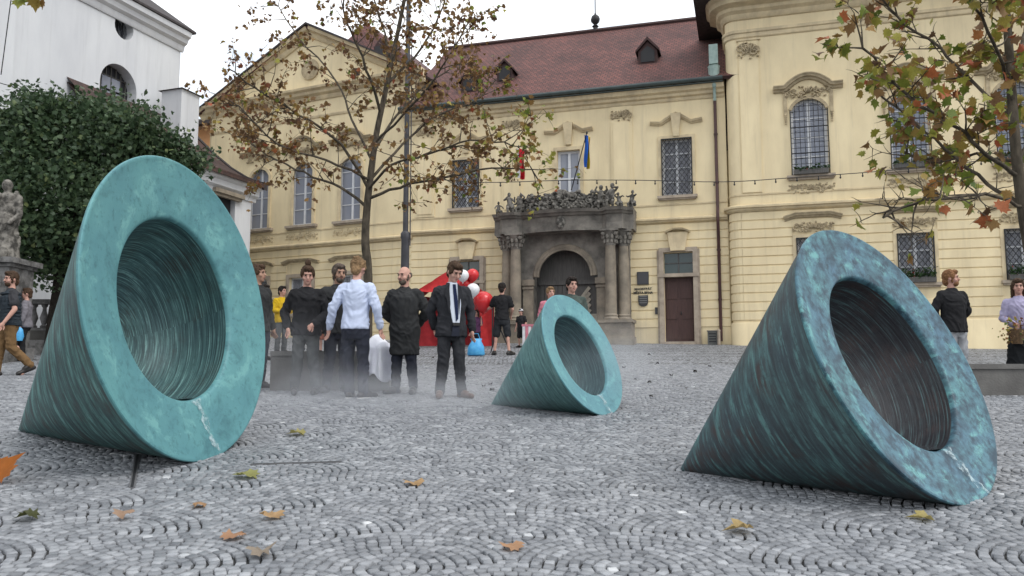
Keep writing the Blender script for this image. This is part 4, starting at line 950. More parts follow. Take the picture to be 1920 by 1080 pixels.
def foliage(name, P, size, tone, m, rng, parent, single=0, droop=.6, camera_sort=True, fold=.25):
    n = len(P); Rm_ = rotmats(rng, n, droop); lv, lf = leafverts(fold)
    order = np.argsort(np.linalg.norm(P+np.array(parent.location)-np.array([0, 0, EYE]), axis=1)-size*8) if single else np.arange(n)
    one, rest = order[:single], order[single:]
    lvn = np.repeat(lv[None], len(rest), 0); lvn[:, :, 2] *= rng.uniform(-.6, 2.4, (len(rest), 1)); lvn[:, :, 0] *= rng.uniform(.7, 1.1, (len(rest), 1))
    V = np.einsum('nij,nkj->nki', Rm_[rest], lvn)*size[rest][:, None, None]+P[rest][:, None, :]
    F = (lf[None]+(np.arange(len(rest))*len(lv))[:, None, None]).reshape(-1, 3)
    if len(rest):
        o = ob(name, fastmesh(name, V.reshape(-1, 3), F, m, np.repeat(tone[rest], len(lf))), parent); o['kind'] = 'stuff'
    var = [fastmesh('leaf', leafverts(rng.uniform(-.1, .45), rng.uniform(0, .5))[0], lf, m, np.full(len(lf), tn)) for tn in np.linspace(0, 1, 20)] if single else []
    for i in one:
        ob('leaf', var[int(round(tone[i]*19))], parent, tuple(P[i]), rot=Matrix(Rm_[i].tolist()).to_euler(), sc=(size[i],)*3)
def limbtube(mb, pts, r0, r1, n=7, jit=0, rng=None):
    P = [Vector(p) for p in pts]; Q = []
    for i in range(len(P)-1):
        for k in range(4):
            t = k/4; a = P[max(i-1, 0)]; b_ = P[i]; c_ = P[i+1]; d = P[min(i+2, len(P)-1)]
            Q.append(.5*((2*b_)+(c_-a)*t+(2*a-5*b_+4*c_-d)*t*t+(3*b_-a-3*c_+d)*t**3))
    Q.append(P[-1]); m = len(Q)-1
    if jit: Q = [q+Vector((rng.gauss(0, jit), rng.gauss(0, jit), rng.gauss(0, jit))) if 0 < i else q for i, q in enumerate(Q)]
    mb.tube(Q, [r0+(r1-r0)*(i/m)**.8 for i in range(m+1)], n); return Q
def twigs(mb, Q, rng, per=2, L=(.5, 1.3), r=.012, ends=None, up=.25, start=.25, lvl=2):
    m = len(Q)
    for i in range(int(m*start), m):
        for _ in range(per if i < m-1 else per+1):
            if rng.random() > .75: continue
            d = (Q[min(i+1, m-1)]-Q[max(i-1, 0)]).normalized()
            s_ = Vector((rng.gauss(0, 1), rng.gauss(0, 1), rng.gauss(up, .7))); d2 = (d*.55+s_.normalized()*.9).normalized(); l_ = rng.uniform(*L)
            p = Q[i]; pts = [p]
            for k in range(4): d2 = (d2+Vector((rng.gauss(0, .18), rng.gauss(0, .18), rng.gauss(0, .16)))).normalized(); p = p+d2*l_/4; pts.append(p)
            mb.tube(pts, [r*(1-.2*k) for k in range(5)], 4)
            ends += [(pts[k], .45 if k < 3 else 1) for k in (2, 3, 4)]
            if lvl > 1: twigs(mb, pts, rng, 1, (L[0]*.45, L[1]*.5), r*.55, ends, up, .5, lvl-1)
def maple(name, label, Y, trunk, limbs, r0, seed, nleaf, size, tonefn, single, group, per=2, L=(.45, 1.2), thin=None):
    rng = random.Random(seed); nr = np.random.default_rng(seed)
    W3 = lambda q: at(q[0], q[1], Y+(q[2] if len(q) > 2 else 0))
    base = W3(trunk[0]); base.z = gz(base.y); T = thing(name, label, 'tree', base, 0, group)
    mb = MB(); pts = [base-Vector((0, 0, .1))]+[W3(q) for q in trunk[1:]]; pts = [p-base for p in pts]
    Qt = limbtube(mb, pts, r0, .035, 10); tr = mb.build('trunk', BARK, T, smooth=60)
    tw = MB(); ends = []
    for lm in limbs:
        b_ = MB(); q = [W3(x)-base for x in lm[1:]]
        i = min(range(len(Qt)), key=lambda k: (Qt[k]-q[0]).length); q[0] = Qt[i]
        Q = limbtube(b_, q, lm[0], .012, 7, .012, rng); b_.build('limb', BARK, T, smooth=60)
        twigs(tw, Q, rng, per, L, .011, ends, .2, .30)
    twigs(tw, Qt[int(len(Qt)*.55):], rng, per, L, .011, ends, .3, .2)
    o = tw.build('twigs', BARK, T, fix=False); o['kind'] = 'stuff'
    E = [e for e, w_ in ends if rng.random() < w_ and not (thin and CAM.z+0*1 and (e+base).z < thin and rng.random() < .8)]
    idx = nr.choice(len(E), nleaf); P = np.array([tuple(E[i]) for i in idx])+nr.normal(0, .05, (nleaf, 3)); P[:, 2] -= .03
    W = P+np.array(tuple(base)); tone = np.clip(tonefn(W, nr), 0, 1)
    keep = tone >= 0
    foliage('foliage', P[keep], nr.uniform(*size, keep.sum()), tone[keep], AUTUMN, nr, T, single)
    return T
def tone_mid(W, nr):
    x = W[:, 0]/W[:, 1]*FPX+960
    t = nr.normal(.70, .09, len(W)); g = nr.random(len(W)) < np.clip((x-860)/260, .05, .75); t[g] = nr.normal(.28, .12, g.sum())
    rd = nr.random(len(W)) < .012; t[rd] = .93; return t
def tone_right(W, nr):
    t = nr.normal(.32, .11, len(W)); q = nr.random(len(W)) < .45; t[q] = nr.normal(.62, .12, q.sum()); q = nr.random(len(W)) < .12; t[q] = nr.uniform(.92, 1, q.sum()); return t
mid = maple('maple_tree', 'slender maple with sparse brown autumn leaves standing beside the lamp post', 16.0,
      [(688, 690), (690, 520), (685, 455), (688, 390), (696, 320), (706, 250), (722, 175), (738, 100), (752, 30), (770, -60)],
      [(.036, (690, 385), (640, 352, .3), (570, 325, .6), (500, 290, 1.0), (440, 250, 1.2)), (.036, (692, 350), (640, 270, -.5), (560, 215, -.9), (480, 165, -1.3), (430, 130, -1.6)),
       (.036, (690, 372), (750, 350, -.2), (830, 333, -.5), (920, 315, -.8), (1000, 318, -1.0)), (.033, (695, 330), (755, 270, .5), (820, 215, 1.0), (890, 190, 1.3), (930, 150, 1.5)),
       (.030, (700, 300), (660, 225, .7), (630, 150, 1.2), (560, 70, 1.7), (520, 10, 2)), (.028, (705, 262), (780, 190, -.9), (840, 110, -1.4), (880, 40, -1.6)), (.035, (715, 215), (690, 130, -.8), (650, 40, -1.2), (640, -30, -1.4)),
       (.032, (725, 160), (790, 90, .4), (830, 10, .7), (850, -50, .8)), (.03, (735, 110), (715, 40, .5), (690, -40, .7)), (.03, (692, 360), (735, 310, -1.0), (800, 290, -1.7), (880, 262, -2.1), (960, 272, -2.3)),
       (.03, (693, 345), (610, 300, -1.0), (520, 270, -1.6), (450, 200, -1.9)), (.035, (702, 285), (745, 215, 1.0), (800, 160, 1.7), (860, 120, 2.2))],
      .102, 8, 5400, (.065, .13), tone_mid, 280, None, 2, (.35, 1.0))
maple('plane_tree', 'tree with green, orange and red leaves at the right edge of the square', 8.7,
      [(1985, 790), (1958, 600), (1928, 450), (1910, 330), (1900, 220), (1893, 110), (1885, 0), (1875, -120)],
      [(.026, (1908, 340), (1850, 290, -.3), (1790, 235, -.5), (1700, 180, -.7), (1620, 90, -.8)), (.025, (1912, 380), (1850, 345, .3), (1770, 280, .5), (1700, 215, .8), (1640, 170, 1)),
       (.02, (1915, 395), (1850, 365, -.4), (1780, 372, -.7), (1700, 385, -.8), (1655, 410, -.9)), (.022, (1900, 230), (1830, 160, .4), (1760, 90, .6), (1680, 30, .7), (1640, -30, .8)), (.021, (1897, 160), (1850, 60, -.5), (1800, -30, -.7)),
       (.03, (1905, 290), (1960, 220, .3), (2010, 150, .5)), (.028, (1895, 130), (1930, 40, .4), (1960, -40, .6)), (.02, (1906, 310), (1830, 290, .6), (1750, 300, 1.0), (1690, 285, 1.2))],
      .078, 21, 1080, (.085, .175), tone_right, 290, None, 2, (.2, .5), 3.3)
def dense_tree():
    rng = random.Random(4); nr = np.random.default_rng(4); Y = 21.0
    base = at(102, 600, Y); base.z = gz(Y); T = thing('leafy_tree', 'dense dark green tree growing in front of the white church', 'tree', base)
    mb = MB(); tp = at(120, 420, Y)-base; limbtube(mb, [(0, 0, -.2), (.02, 0, .9), tuple(tp*.5), tuple(tp)], .24, .10, 10); mb.build('trunk', BARKD, T, smooth=60)
    C = [(80, 330, 0, 2.0), (200, 290, .3, 1.9), (110, 245, .2, 1.5), (235, 245, -.5, 1.35), (300, 330, .4, 1.15), (30, 420, -.4, 1.6), (150, 400, -.8, 1.9), (60, 250, .8, 1.2), (330, 290, .6, .8), (225, 395, .4, 1.5), (-30, 300, .5, 1.5), (120, 480, -.2, 1.25), (20, 300, .3, 1.5), (290, 270, .2, 1.0), (355, 300, .5, .75), (255, 330, .3, 1.3), (70, 470, .3, 1.2), (210, 460, .2, 1.2), (10, 240, .6, .9), (205, 222, .2, .85), (265, 250, .2, .8), (105, 215, .2, .85), (170, 215, .3, .95), (345, 325, .4, .6), (60, 200, .3, .8)]
    P = []; T_ = []
    for (x, y, dy, r) in C:
        c = np.array(at(x, y, Y+dy)-base); b_ = MB()
        limbtube(b_, [tuple(tp*.55), tuple(tp*.4+Vector(c)*.6), tuple(c)], .07, .02, 6); b_.build('limb', BARKD, T, smooth=60)
        n = int(1650*r*r/2.2)
        d = nr.normal(size=(n, 3)); d /= np.linalg.norm(d, axis=1)[:, None]; rad = r*(nr.random(n)**.45)*1.05
        q = c+d*rad[:, None]*np.array([1, 1, .85])
        # clumps: pull leaves towards random spray centres
        k = nr.normal(size=(max(6, n//45), 3)); k /= np.linalg.norm(k, axis=1)[:, None]; k = c+k*(r*nr.uniform(.55, 1.05, len(k)))[:, None]*np.array([1, 1, .85])
        near = k[nr.integers(len(k), size=n)]; w_ = nr.uniform(.3, .9, n)[:, None]; q = q*(1-w_)+(near+nr.normal(0, .2, (n, 3)))*w_
        P.append(q); T_.append(nr.normal(.5, .2, n))
    P = np.concatenate(P); tone = np.clip(np.concatenate(T_), 0, 1)
    foliage('crown', P, nr.uniform(.085, .165, len(P)), tone, DARKLEAF, nr, T, 0, .3, fold=.1)
dense_tree()
# a branch tip of a tree standing outside the picture reaches in at the upper left
bp = at(-60, -60, 6.5); bt = thing('overhanging_branch', 'small leafy branch tip hanging in at the upper left edge', 'branch', bp)
mb = MB(); q = [at(x, y, Y)-bp for x, y, Y in ((-60, -60, 6.5), (0, -32, 6.4), (45, -14, 6.3), (72, -2, 6.25))]; limbtube(mb, q, .018, .006, 6); mb.build('twig', BARK, bt)
nr = np.random.default_rng(2)
Pq = np.array([tuple(at(x, y, 6.3)-bp) for x, y in ((36, -4), (52, -6), (66, -5), (80, -4), (44, -12), (72, -10))]); foliage('leaf', Pq, np.array([.11, .10, .12, .10, .1, .1]), np.array([.3, .25, .55, .62, .2, .5]), AUTUMN, nr, bt, 6, 2)
# ------------------------------------------------------------------ street furniture
def bench(label, x0, x1, yfront, ytop, depth, seat=True):
    g0 = ground(x0, yfront); Y = g0.y; g1 = at(x1, yfront, Y); h = at(x0, ytop, Y).z-g0.z
    T = thing('stone_bench', label, 'bench', (g0.x, Y, g0.z-.01), 0)
    w_ = g1.x-g0.x; b = MB(); n = max(2, int(w_/1.1))
    for k in range(n):
        b = MB(); b.box(w_*k/n+.004, w_*(k+1)/n-.004, 0, depth, -.1, h-.07); o = b.build('bench_block', CONCRETE, T)
        b = MB(); b.box(w_*k/n+.003, w_*(k+1)/n-.003, -.025, depth+.025, h-.07, h); b.build('seat_slab', CONCRETE, T)
    return T, h
bench('long grey stone bench behind the group of standing men', 505, 730, 735, 657, .7)
bench('low grey stone bench at the right edge, before the man in black sweater', 1812, 2120, 744, 681, .75)
# white cloth thrown over the end of the bench
def drape():
    Y = ground(720, 735).y; nx, nz_ = 22, 30; V = []; a = at(690, 640, Y); c = at(737, 742, Y)
    T0 = Vector((at(700, 657, Y).x, Y, gz(Y))); h = at(700, 657, Y).z-T0.z
    for j in range(nz_+1):
        t = j/nz_
        for i in range(nx+1):
            s_ = i/nx
            x = -.14+.50*s_; x += .10*max(0, t-.35)*s_
            if t < .35: y = .45-1.45*t; z = h+.06+.14*max(0, math.sin(s_*4+.3))*math.sin(t*9)+.035*math.sin(s_*13+t*20)
            else: y = -.12-.10*math.sin(s_*12+t*2.5)-.03*math.sin(s_*27)-.06*(t-.35); z = h+.05-(t-.35)/.65*(h*.98)*(.60+.36*s_+.06*math.sin(s_*14))
            if s_ > .86: y -= .02
            V.append((x, y, max(.02, z)))
    F = [(j*(nx+1)+i, j*(nx+1)+i+1, (j+1)*(nx+1)+i+1, (j+1)*(nx+1)+i) for j in range(nz_) for i in range(nx)]
    b = MB(); b.add(V, F); o = b.build('cloth', WHITE, None, T0, 0, 70, fix=False); tag(o, 'crumpled white cloth draped over the end of the bench', 'cloth')
    md = o.modifiers.new('thick', 'SOLIDIFY'); md.thickness = .012
drape()
# lamp post
lp = ground(757, 672); LP = thing('lamp_post', 'tall dark lamp post behind the bald man, thick below and thin above', 'lamp post', lp)
y0 = lp.y; zt = at(757, 438, y0).z-lp.z
b = MB(); b.lathe([(.20, -.05), (.20, .25), (.15, .32), (.105, .6), (.098, zt-.15), (.115, zt-.1), (.115, zt), (.08, zt+.05)], 14); b.build('base_column', POST, LP, smooth=40)
b = MB(); b.lathe([(.065, zt+.02), (.06, zt+3), (.05, 11.5)], 12); b.build('pole', POST, LP, smooth=40)
b = MB(); b.tube([(.12, -.05, zt-.3), (.115, -.05, zt+1.5), (.10, -.05, 8)], .014, 6); b.build('cable_pipe', POST, LP)
b = MB(); b.tube([(0, 0, 11.4), (0, -.5, 11.9), (0, -1.2, 12.0)], .05, 8); b.build('arm', POST, LP); b = MB(); b.blob((0, -1.4, 11.95), (.16, .35, .09), 12, 6); b.build('lamp_head', POST, LP)
# festoon light string from the lamp post across the square
def string_lights():
    W3 = [at(x, y, Y) for x, y, Y in ((765, 330, 20), (900, 342, 20.6), (1060, 338, 21.2), (1200, 338, 21.5), (1360, 341, 21.5), (1500, 332, 21), (1640, 322, 20.4), (1800, 306, 19.6), (2000, 280, 18.5))]
    T = thing('string_lights', 'string of small festoon bulbs hanging across the town hall front', 'string lights', W3[0])
    mb = MB(); Q = limbtube(mb, [p-W3[0] for p in W3], .011, .011, 5); mb.build('wire', IRON, T)
    L_ = [0]
    for i in range(len(Q)-1): L_.append(L_[-1]+(Q[i+1]-Q[i]).length)
    bm_ = MB(); bm_.lathe([(.014, 0), (.016, -.04), (.010, -.05)], 6); bm_.lathe([(.011, -.05), (.025, -.075), (.023, -.095), (.004, -.115)], 7); me = bm_.mesh('bulb', IRON)
    s_ = .3; i = 0
    while s_ < L_[-1]:
        while L_[i+1] < s_: i += 1
        ob('bulb', me, T, Q[i].lerp(Q[i+1], (s_-L_[i])/(L_[i+1]-L_[i]))); s_ += .53
string_lights()
w0, w1 = at(-20, 150, 20), at(120, 178, 25); b = MB(); b.tube([w0-w0, (w1-w0)*.5-Vector((0, 0, .1)), w1-w0], .012, 5); o = b.build('overhead_cable', IRON, None, w0); tag(o, 'thin dark cable running from the left edge to the church', 'cable')
w0, w1 = at(22, -10, 18), at(2, 140, 18); b = MB(); b.tube([(0, 0, 0), w1-w0], .012, 5); o = b.build('overhead_cable', IRON, None, w0); tag(o, 'thin dark cable hanging down along the upper left edge', 'cable')
# flags over the portal
def flag(label, px0, px1, top_px, cols, wd):
    a = WC.p(WC.uz(*px0)[0], -1.0, WC.uz(*px0)[1]); e = WC.p(WC.uz(*px1)[0], -1.75, WC.uz(*px1)[1]); T = thing('flag', label, 'flag', a, 0)
    b = MB(); b.tube([(0, 0, 0), e-a], [.022, .016], 6); b.blob(e-a, (.035, .035, .05)); b.build('flagpole', IRON, T)
    d = (e-a); n = 14; K = 3*len(cols); H = wd[1]; 
    for ci, m in enumerate(cols):
        V = []; F = []; ku = 5
        for i in range(n+1):
            t = i/n
            for k in range(ku+1):
                s_ = (ci+k/ku)/len(cols)
                p = d*(.97-.03*t)+Vector((0, 0, -H*t)); ph = s_*9
                p += Vector(((s_-.35)*wd[0]*(1-.25*t)+.02*math.sin(t*6+ph), .07*math.sin(ph+t*2), -.08*s_)); V.append(p)
        for i in range(n):
            for k in range(ku): F.append((i*(ku+1)+k, i*(ku+1)+k+1, (i+1)*(ku+1)+k+1, (i+1)*(ku+1)+k))
        b = MB(); b.add(V, F); b.build('cloth_panel', m, T, smooth=70, fix=False)
RED = cloth('red_flag_cloth', (.48, .02, .03)); YEL = cloth('yellow_flag_cloth', (.62, .42, .02)); BLU = cloth('blue_flag_cloth', (.02, .10, .42)); WHT = cloth('white_flag_cloth', (.7, .7, .72))
flag('blue and yellow flag hanging limp from a pole above the portal', (1083, 368), (1119, 276), None, [BLU, BLU, YEL], (.19, 1.0))
flag('red and white flag hanging limp beside the portal window, partly behind leaves', (1030, 362), (998, 300), None, [WHT, RED, RED], (.28, .95))
# small box and post at the corner of the right wing
g = WC.p(WC.uz(1337, 640)[0], -.25, 0); g.z = gz(g.y); T = thing('utility_box', 'small grey metal box standing against the yellow wall corner', 'box', g, -WC.yaw)
b = MB(); b.box(-.15, .15, -.1, .1, -.05, .42); b.build('case', mat('grey_box_paint', (.12, .12, .11), .6, (.08, .08, .075), 5), T); b = MB(); b.box(-.17, .17, -.12, .12, .42, .45); b.build('lid', CONCRETE, T)
for k in range(4): b = MB(); b.box(-.11, .11, -.108, -.1, .08+k*.08, .12+k*.08); b.build('louvre', IRON, T)
g = WC.p(WC.uz(1349, 640)[0], -.4, 0); g.z = gz(g.y); b = MB(); b.lathe([(.05, -.05), (.05, .42), (.06, .44), (.05, .48), (.01, .5)], 10); o = b.build('bollard', DOORSTONE, None, g, 0, 40); tag(o, 'short brown post beside the small grey box', 'bollard')
# flower boxes on the sills of the right wing
FLW = leafmat('window_flower', [(0, (.012, .03, .012)), (.6, (.035, .075, .025)), (.9, (.07, .12, .04)), (1, (.35, .03, .05))])
for i, u in enumerate(r_cen[:4]):
    for z, wd, fl in ((7.40, 1.0, 'upper'), (3.96, .95, 'lower')):
        p = WR.p(u, -.16, z); lab = {0: 'first window from the corner pipe', 1: 'second window from the corner pipe', 2: 'third window from the corner pipe', 3: 'fourth window from the corner pipe'}[i]
        T = thing('flower_box', 'green planted flower box on the %s floor %s' % (fl, lab), 'flower box', p, -WR.yaw, 'flower boxes under windows')
        b = MB(); b.box(-wd/2, wd/2, -.09, .09, -.01, .14); b.build('trough', DARKWOOD, T)
        nr = np.random.default_rng(int(u*10+z)); n = 190 if fl == 'upper' else 260
        Pf = np.stack([nr.uniform(-wd/2, wd/2, n), nr.normal(0, .07, n), .12+nr.random(n)*(.12 if fl == 'upper' else .26)*(1-.4*np.sin(nr.uniform(0, 9, n)))], 1)
        foliage('plants', Pf, nr.uniform(.05, .10, n), np.clip(nr.normal(.5, .22, n), 0, .97), FLW, nr, T)
# statue on its pedestal and the balustrade by the tree
sp = ground(6, 640); sp = Vector((at(-4, 600, 18.4).x, 18.4, gz(18.4)))
ST = thing('stone_statue', 'weathered grey baroque statue on a tall pedestal at the left edge', 'statue', sp)
zt = at(14, 488, 18.4).z-sp.z; hs = at(14, 338, 18.4).z-sp.z-zt
b = MB(); 
for (a, z0_, z1_) in ((.55, -.2, .3), (.47, .3, zt-.2), (.52, zt-.2, zt-.12), (.60, zt-.12, zt)): b.box(-a, a, -a, a, z0_, z1_)
b.build('pedestal', STATUE2, ST)
b = MB(); b.box(-.32, .32, -.49, -.47, .5, zt-.4); b.build('pedestal_panel', STATUE2, ST)
b = MB(); rr = random.Random(3)
b.loft([(0, 0, zt, .40, .36), (.0, 0, zt+.12, .36, .32), (0, 0, zt+hs*.3, .30, .27), (.03, 0, zt+hs*.5, .27, .22), (.05, 0, zt+hs*.66, .28, .2), (.05, 0, zt+hs*.78, .27, .17), (.04, 0, zt+hs*.84, .09, .09), (.04, 0, zt+hs*.88, .07, .07)], 14)
b.blob((.04, -.03, zt+hs*.93), (.115, .13, .15), 10, 8)
b.capsule((-.22, 0, zt+hs*.77), (-.36, -.12, zt+hs*.58), .09, .07); b.capsule((-.36, -.12, zt+hs*.58), (-.18, -.3, zt+hs*.62), .07, .05); b.capsule((.30, 0, zt+hs*.77), (.40, -.1, zt+hs*.55), .09, .07); b.capsule((.40, -.1, zt+hs*.55), (.30, -.3, zt+hs*.44), .07, .05)
for k in range(46):
    a = rr.uniform(0, 6.28); z = rr.uniform(.02, .72)*hs; q = .30*(1-.2*z/hs); b.capsule((q*math.cos(a), q*.9*math.sin(a), zt+z), (q*1.05*math.cos(a+.25), q*.95*math.sin(a+.25), zt+z+rr.uniform(.12, .4)), .035, .06, 6)
for k in range(5): b.blob((-.30+.12*k, -.28, zt+.12), (.13, .13, .16), 7, 5)
STM = b
def remesh(mb, voxel, m, name, smooth=6, fac=.5):
    me = mb.mesh('tmp'); o = ob('tmp', me); r = o.modifiers.new('r', 'REMESH'); r.mode = 'VOXEL'; r.voxel_size = voxel
    s_ = o.modifiers.new('s', 'SMOOTH'); s_.factor = fac; s_.iterations = smooth
    bpy.context.view_layer.update(); ev = o.evaluated_get(bpy.context.evaluated_depsgraph_get()); out = bpy.data.meshes.new_from_object(ev)
    bpy.data.objects.remove(o); bpy.data.meshes.remove(me); out.name = name; out.materials.clear(); out.materials.append(m); out.polygons.foreach_set('use_smooth', [True]*len(out.polygons)); return out
ob('figure', remesh(STM, .022, STATUE, 'figure', 3), ST)
bl0, bl1 = at(40, 622, 21.5), at(128, 622, 21.5); bz = gz(21.5)
BA = thing('stone_balustrade', 'grey stone balustrade with round balusters beneath the dark tree', 'balustrade', (bl0.x, 21.5, bz))
wv = bl1.x-bl0.x+1.6; z_l, z_h = at(80, 620, 21.5).z-bz, at(80, 562, 21.5).z-bz
b = MB(); b.box(-2, wv, -.16, .16, -.2, z_l); b.build('plinth', mat('dark_plinth_stone', (.10, .095, .085), .9, (.06, .056, .05), 3, bump=.4), BA)
b = MB(); b.box(-2, wv, -.17, .17, z_h-.12, z_h); b.build('rail', STATUE2, BA); b = MB(); b.box(-2, wv, -.15, .15, z_l, z_l+.07); b.build('rail', STATUE2, BA)
hb = z_h-.12-z_l-.07; b = MB(); b.lathe([(.09, 0), (.09, .05), (.05, .09), (.105, hb*.42), (.05, hb*.72), (.045, hb*.85), (.08, hb-.05), (.08, hb)], 10); me = b.mesh('baluster', STATUE2, 40)
for k in range(int((wv+1.8)/.27)): ob('baluster', me, BA, (-1.85+k*.27, 0, z_l+.07))
b = MB(); b.box(-2.1, wv+.1, -.9, -.16, -.2, .16); b.build('step', STATUE2, BA); b = MB(); b.box(-2.1, wv+.1, -.53, -.16, .16, .32); b.build('step', STATUE2, BA)
# slot drain, and a dark strip added for shade, beside the left fountain
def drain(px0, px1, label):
    a, c = ground(*px0), ground(*px1); d = (c-a); b = MB(); T = thing('drain_or_shade_strip', label, 'drain', a+Vector((0, 0, .012)), 0)
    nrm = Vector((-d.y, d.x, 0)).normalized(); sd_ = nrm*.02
    b.add([sd_, -sd_, d-sd_, d+sd_]+[p+Vector((0, 0, .014)) for p in (sd_, -sd_, d-sd_, d+sd_)], [(3, 2, 1, 0), (4, 5, 6, 7), (0, 1, 5, 4), (1, 2, 6, 5), (2, 3, 7, 6), (3, 0, 4, 7)]); b.build('drain_or_strip_frame', mat('drain_and_strip_grey', (.12, .12, .125), .5), T)
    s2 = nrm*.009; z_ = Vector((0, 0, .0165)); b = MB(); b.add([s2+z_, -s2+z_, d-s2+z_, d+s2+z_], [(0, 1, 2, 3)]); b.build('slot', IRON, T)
drain((247, 921), (258, 858), 'narrow dark slot drain running towards the left fountain')
drain((470, 876), (640, 871), 'narrow dark strip added as a shaded joint line along the lip of the left fountain')  # no drain here: dark strip laid to draw a shaded paving joint
# fallen leaves
def fallen(label, x, y, size, tn, rot, fold=.3, curl=.35, lift=.02, tilt=0):
    g = ground(x, y); nrl = np.random.default_rng(int(x*7+y)); lv, lf = leafverts(fold, curl); lv = lv*size; lv[:, 2] += nrl.normal(0, .008, len(lv)); lv[:, 1] -= .4*size
    lv[:, 2] -= lv[:, 2].min(); me = fastmesh('fallen_leaf', lv, lf, AUTUMN if tn is not None else GROUNDLEAF, np.full(len(lf), tn))
    o = ob('fallen_leaf', me, None, (g.x, g.y, g.z+lift), rot=(SLOPE+tilt, 0, rot)); tag(o, label, 'leaf', 'fallen leaves on the cobbles'); return o
GROUNDLEAF = None
TAN = leafmat('dry_leaf', [(0, (.05, .055, .02)), (.2, (.30, .30, .10)), (.4, (.42, .36, .14)), (.6, (.46, .30, .15)), (.8, (.44, .24, .14)), (1, (.32, .26, .20))]); 
_A = AUTUMN
AUTUMN = TAN
for a in (('yellow green maple leaf on the cobbles below the lip of the left fountain', 462, 901, .21, .22, 1.3), ('pale orange leaf lying alone on the cobbles right of the left fountain', 775, 915, .15, .62, .5), ('small orange leaf left of the largest tan leaf group', 372, 957, .11, .7, 2.2),
          ('tan orange leaf with curled edge near the bottom left of the square', 511, 979, .15, .62, .9), ('pinkish tan leaf on the cobbles nearer the camera than the orange ones', 437, 1018, .15, .78, -.6), ('curled grey brown dry leaf at the bottom of the picture', 489, 1050, .15, 1.0, .2),
          ('dark green brown leaf at the lower left edge of the square', 50, 982, .15, .02, 1.6), ('pale brown leaf standing on edge left of the small orange leaf', 231, 980, .12, .9, .4), ('large bright tan maple leaf in front of the right fountain', 1388, 1006, .17, .52, 1.5),
          ('dull yellow leaf lying below the lip of the right fountain', 1729, 981, .16, .42, 1.2), ('pinkish leaf at the bottom middle of the picture', 960, 1037, .14, .75, .6), ('yellowish leaf behind the left fountain lip, in the thin mist', 556, 820, .19, .35, 1.4), ('small yellow leaf at the shadow edge of the left fountain', 125, 831, .12, .3, 1.5)):
    fallen(*a, curl=.5 if 'curled' in a[0] or 'edge' in a[0] else .3)
AUTUMN = _A
g = ground(-6, 912); lv, lf = leafverts(.35, .5); big = fastmesh('fallen_leaf', lv*.27, lf, leafmat('orange_leaf', [(0, (.42, .13, .02)), (1, (.42, .13, .02))]), np.full(len(lf), .6))
o = ob('fallen_leaf', big, None, (g.x-.02, g.y, g.z+.03), rot=(R_(58), R_(15), R_(-25))); tag(o, 'large bright orange leaf curled upright at the left edge', 'leaf', 'fallen leaves on the cobbles')
rr = random.Random(12); lv, lf = leafverts(.4, .6); dk = fastmesh('dead_leaf', lv*.095, lf, leafmat('dead_leaf', [(0, (.03, .025, .02)), (1, (.03, .025, .02))]), np.full(len(lf), .5))
for (x, y) in ((1218, 746), (1240, 685), (1256, 706), (1310, 700), (1175, 690), (1190, 715), (1290, 728), (905, 725), (890, 700), (925, 738), (1330, 690), (1215, 670), (810, 672), (985, 690), (1390, 672), (925, 722), (880, 742), (1225, 720)):
    g = ground(x+rr.uniform(-4, 4), y+rr.uniform(-3, 3)); o = ob('dead_leaf', dk, None, (g.x, g.y, g.z+.03), rot=(SLOPE, 0, rr.uniform(0, 6))); s_ = rr.uniform(.6, 1.1); o.scale = (s_, s_, s_*1.6)
    tag(o, 'small dark dead leaf on the pale far cobbles', 'leaf', 'small dead leaves on the far cobbles')
#@@PART3
# ------------------------------------------------------------------ people
def skin(name, c): return mat(name, c, .55, tuple(v*.82 for v in c), 12, spec=.3)
SKIN = skin('skin', (.50, .30, .22)); SKIN2 = skin('skin_pink', (.56, .32, .25)); SKIN3 = skin('skin_tan', (.40, .235, .165))
EYE_M = mat('eye_dark', (.02, .016, .014), .3); LIP_M = mat('lip', (.34, .13, .11), .5)
def hairmat(n, c): return mat(n, c, .7, tuple(v*.5 for v in c), 22, bump=.7, bscale=60, spec=.2, stretch=(1, 1, .3))
H_BROWN = hairmat('brown_hair', (.085, .05, .03)); H_DARK = hairmat('dark_hair', (.03, .022, .018)); H_SANDY = hairmat('sandy_hair', (.30, .19, .10)); H_GREY = hairmat('grey_brown_hair', (.13, .10, .08)); H_RED = hairmat('red_blond_hair', (.28, .14, .065))
C_BLACK = cloth('black_cloth', (.022, .022, .024)); C_COAT = cloth('charcoal_coat', (.038, .039, .040)); C_SUIT = cloth('dark_suit', (.036, .037, .042)); C_SHIRT = cloth('pale_blue_shirt', (.52, .58, .74), f=.86); C_WSH = cloth('white_shirt', (.66, .70, .78), f=.9)
C_NAVY = cloth('navy_trousers', (.028, .031, .045)); C_GREYT = cloth('grey_trousers', (.10, .105, .105)); C_LGREY = cloth('light_grey_trousers', (.34, .35, .37)); C_BROWN = cloth('brown_trousers', (.19, .115, .055)); C_YEL = cloth('yellow_jacket', (.62, .40, .02)); C_RUST = cloth('rust_dress', (.28, .10, .065))
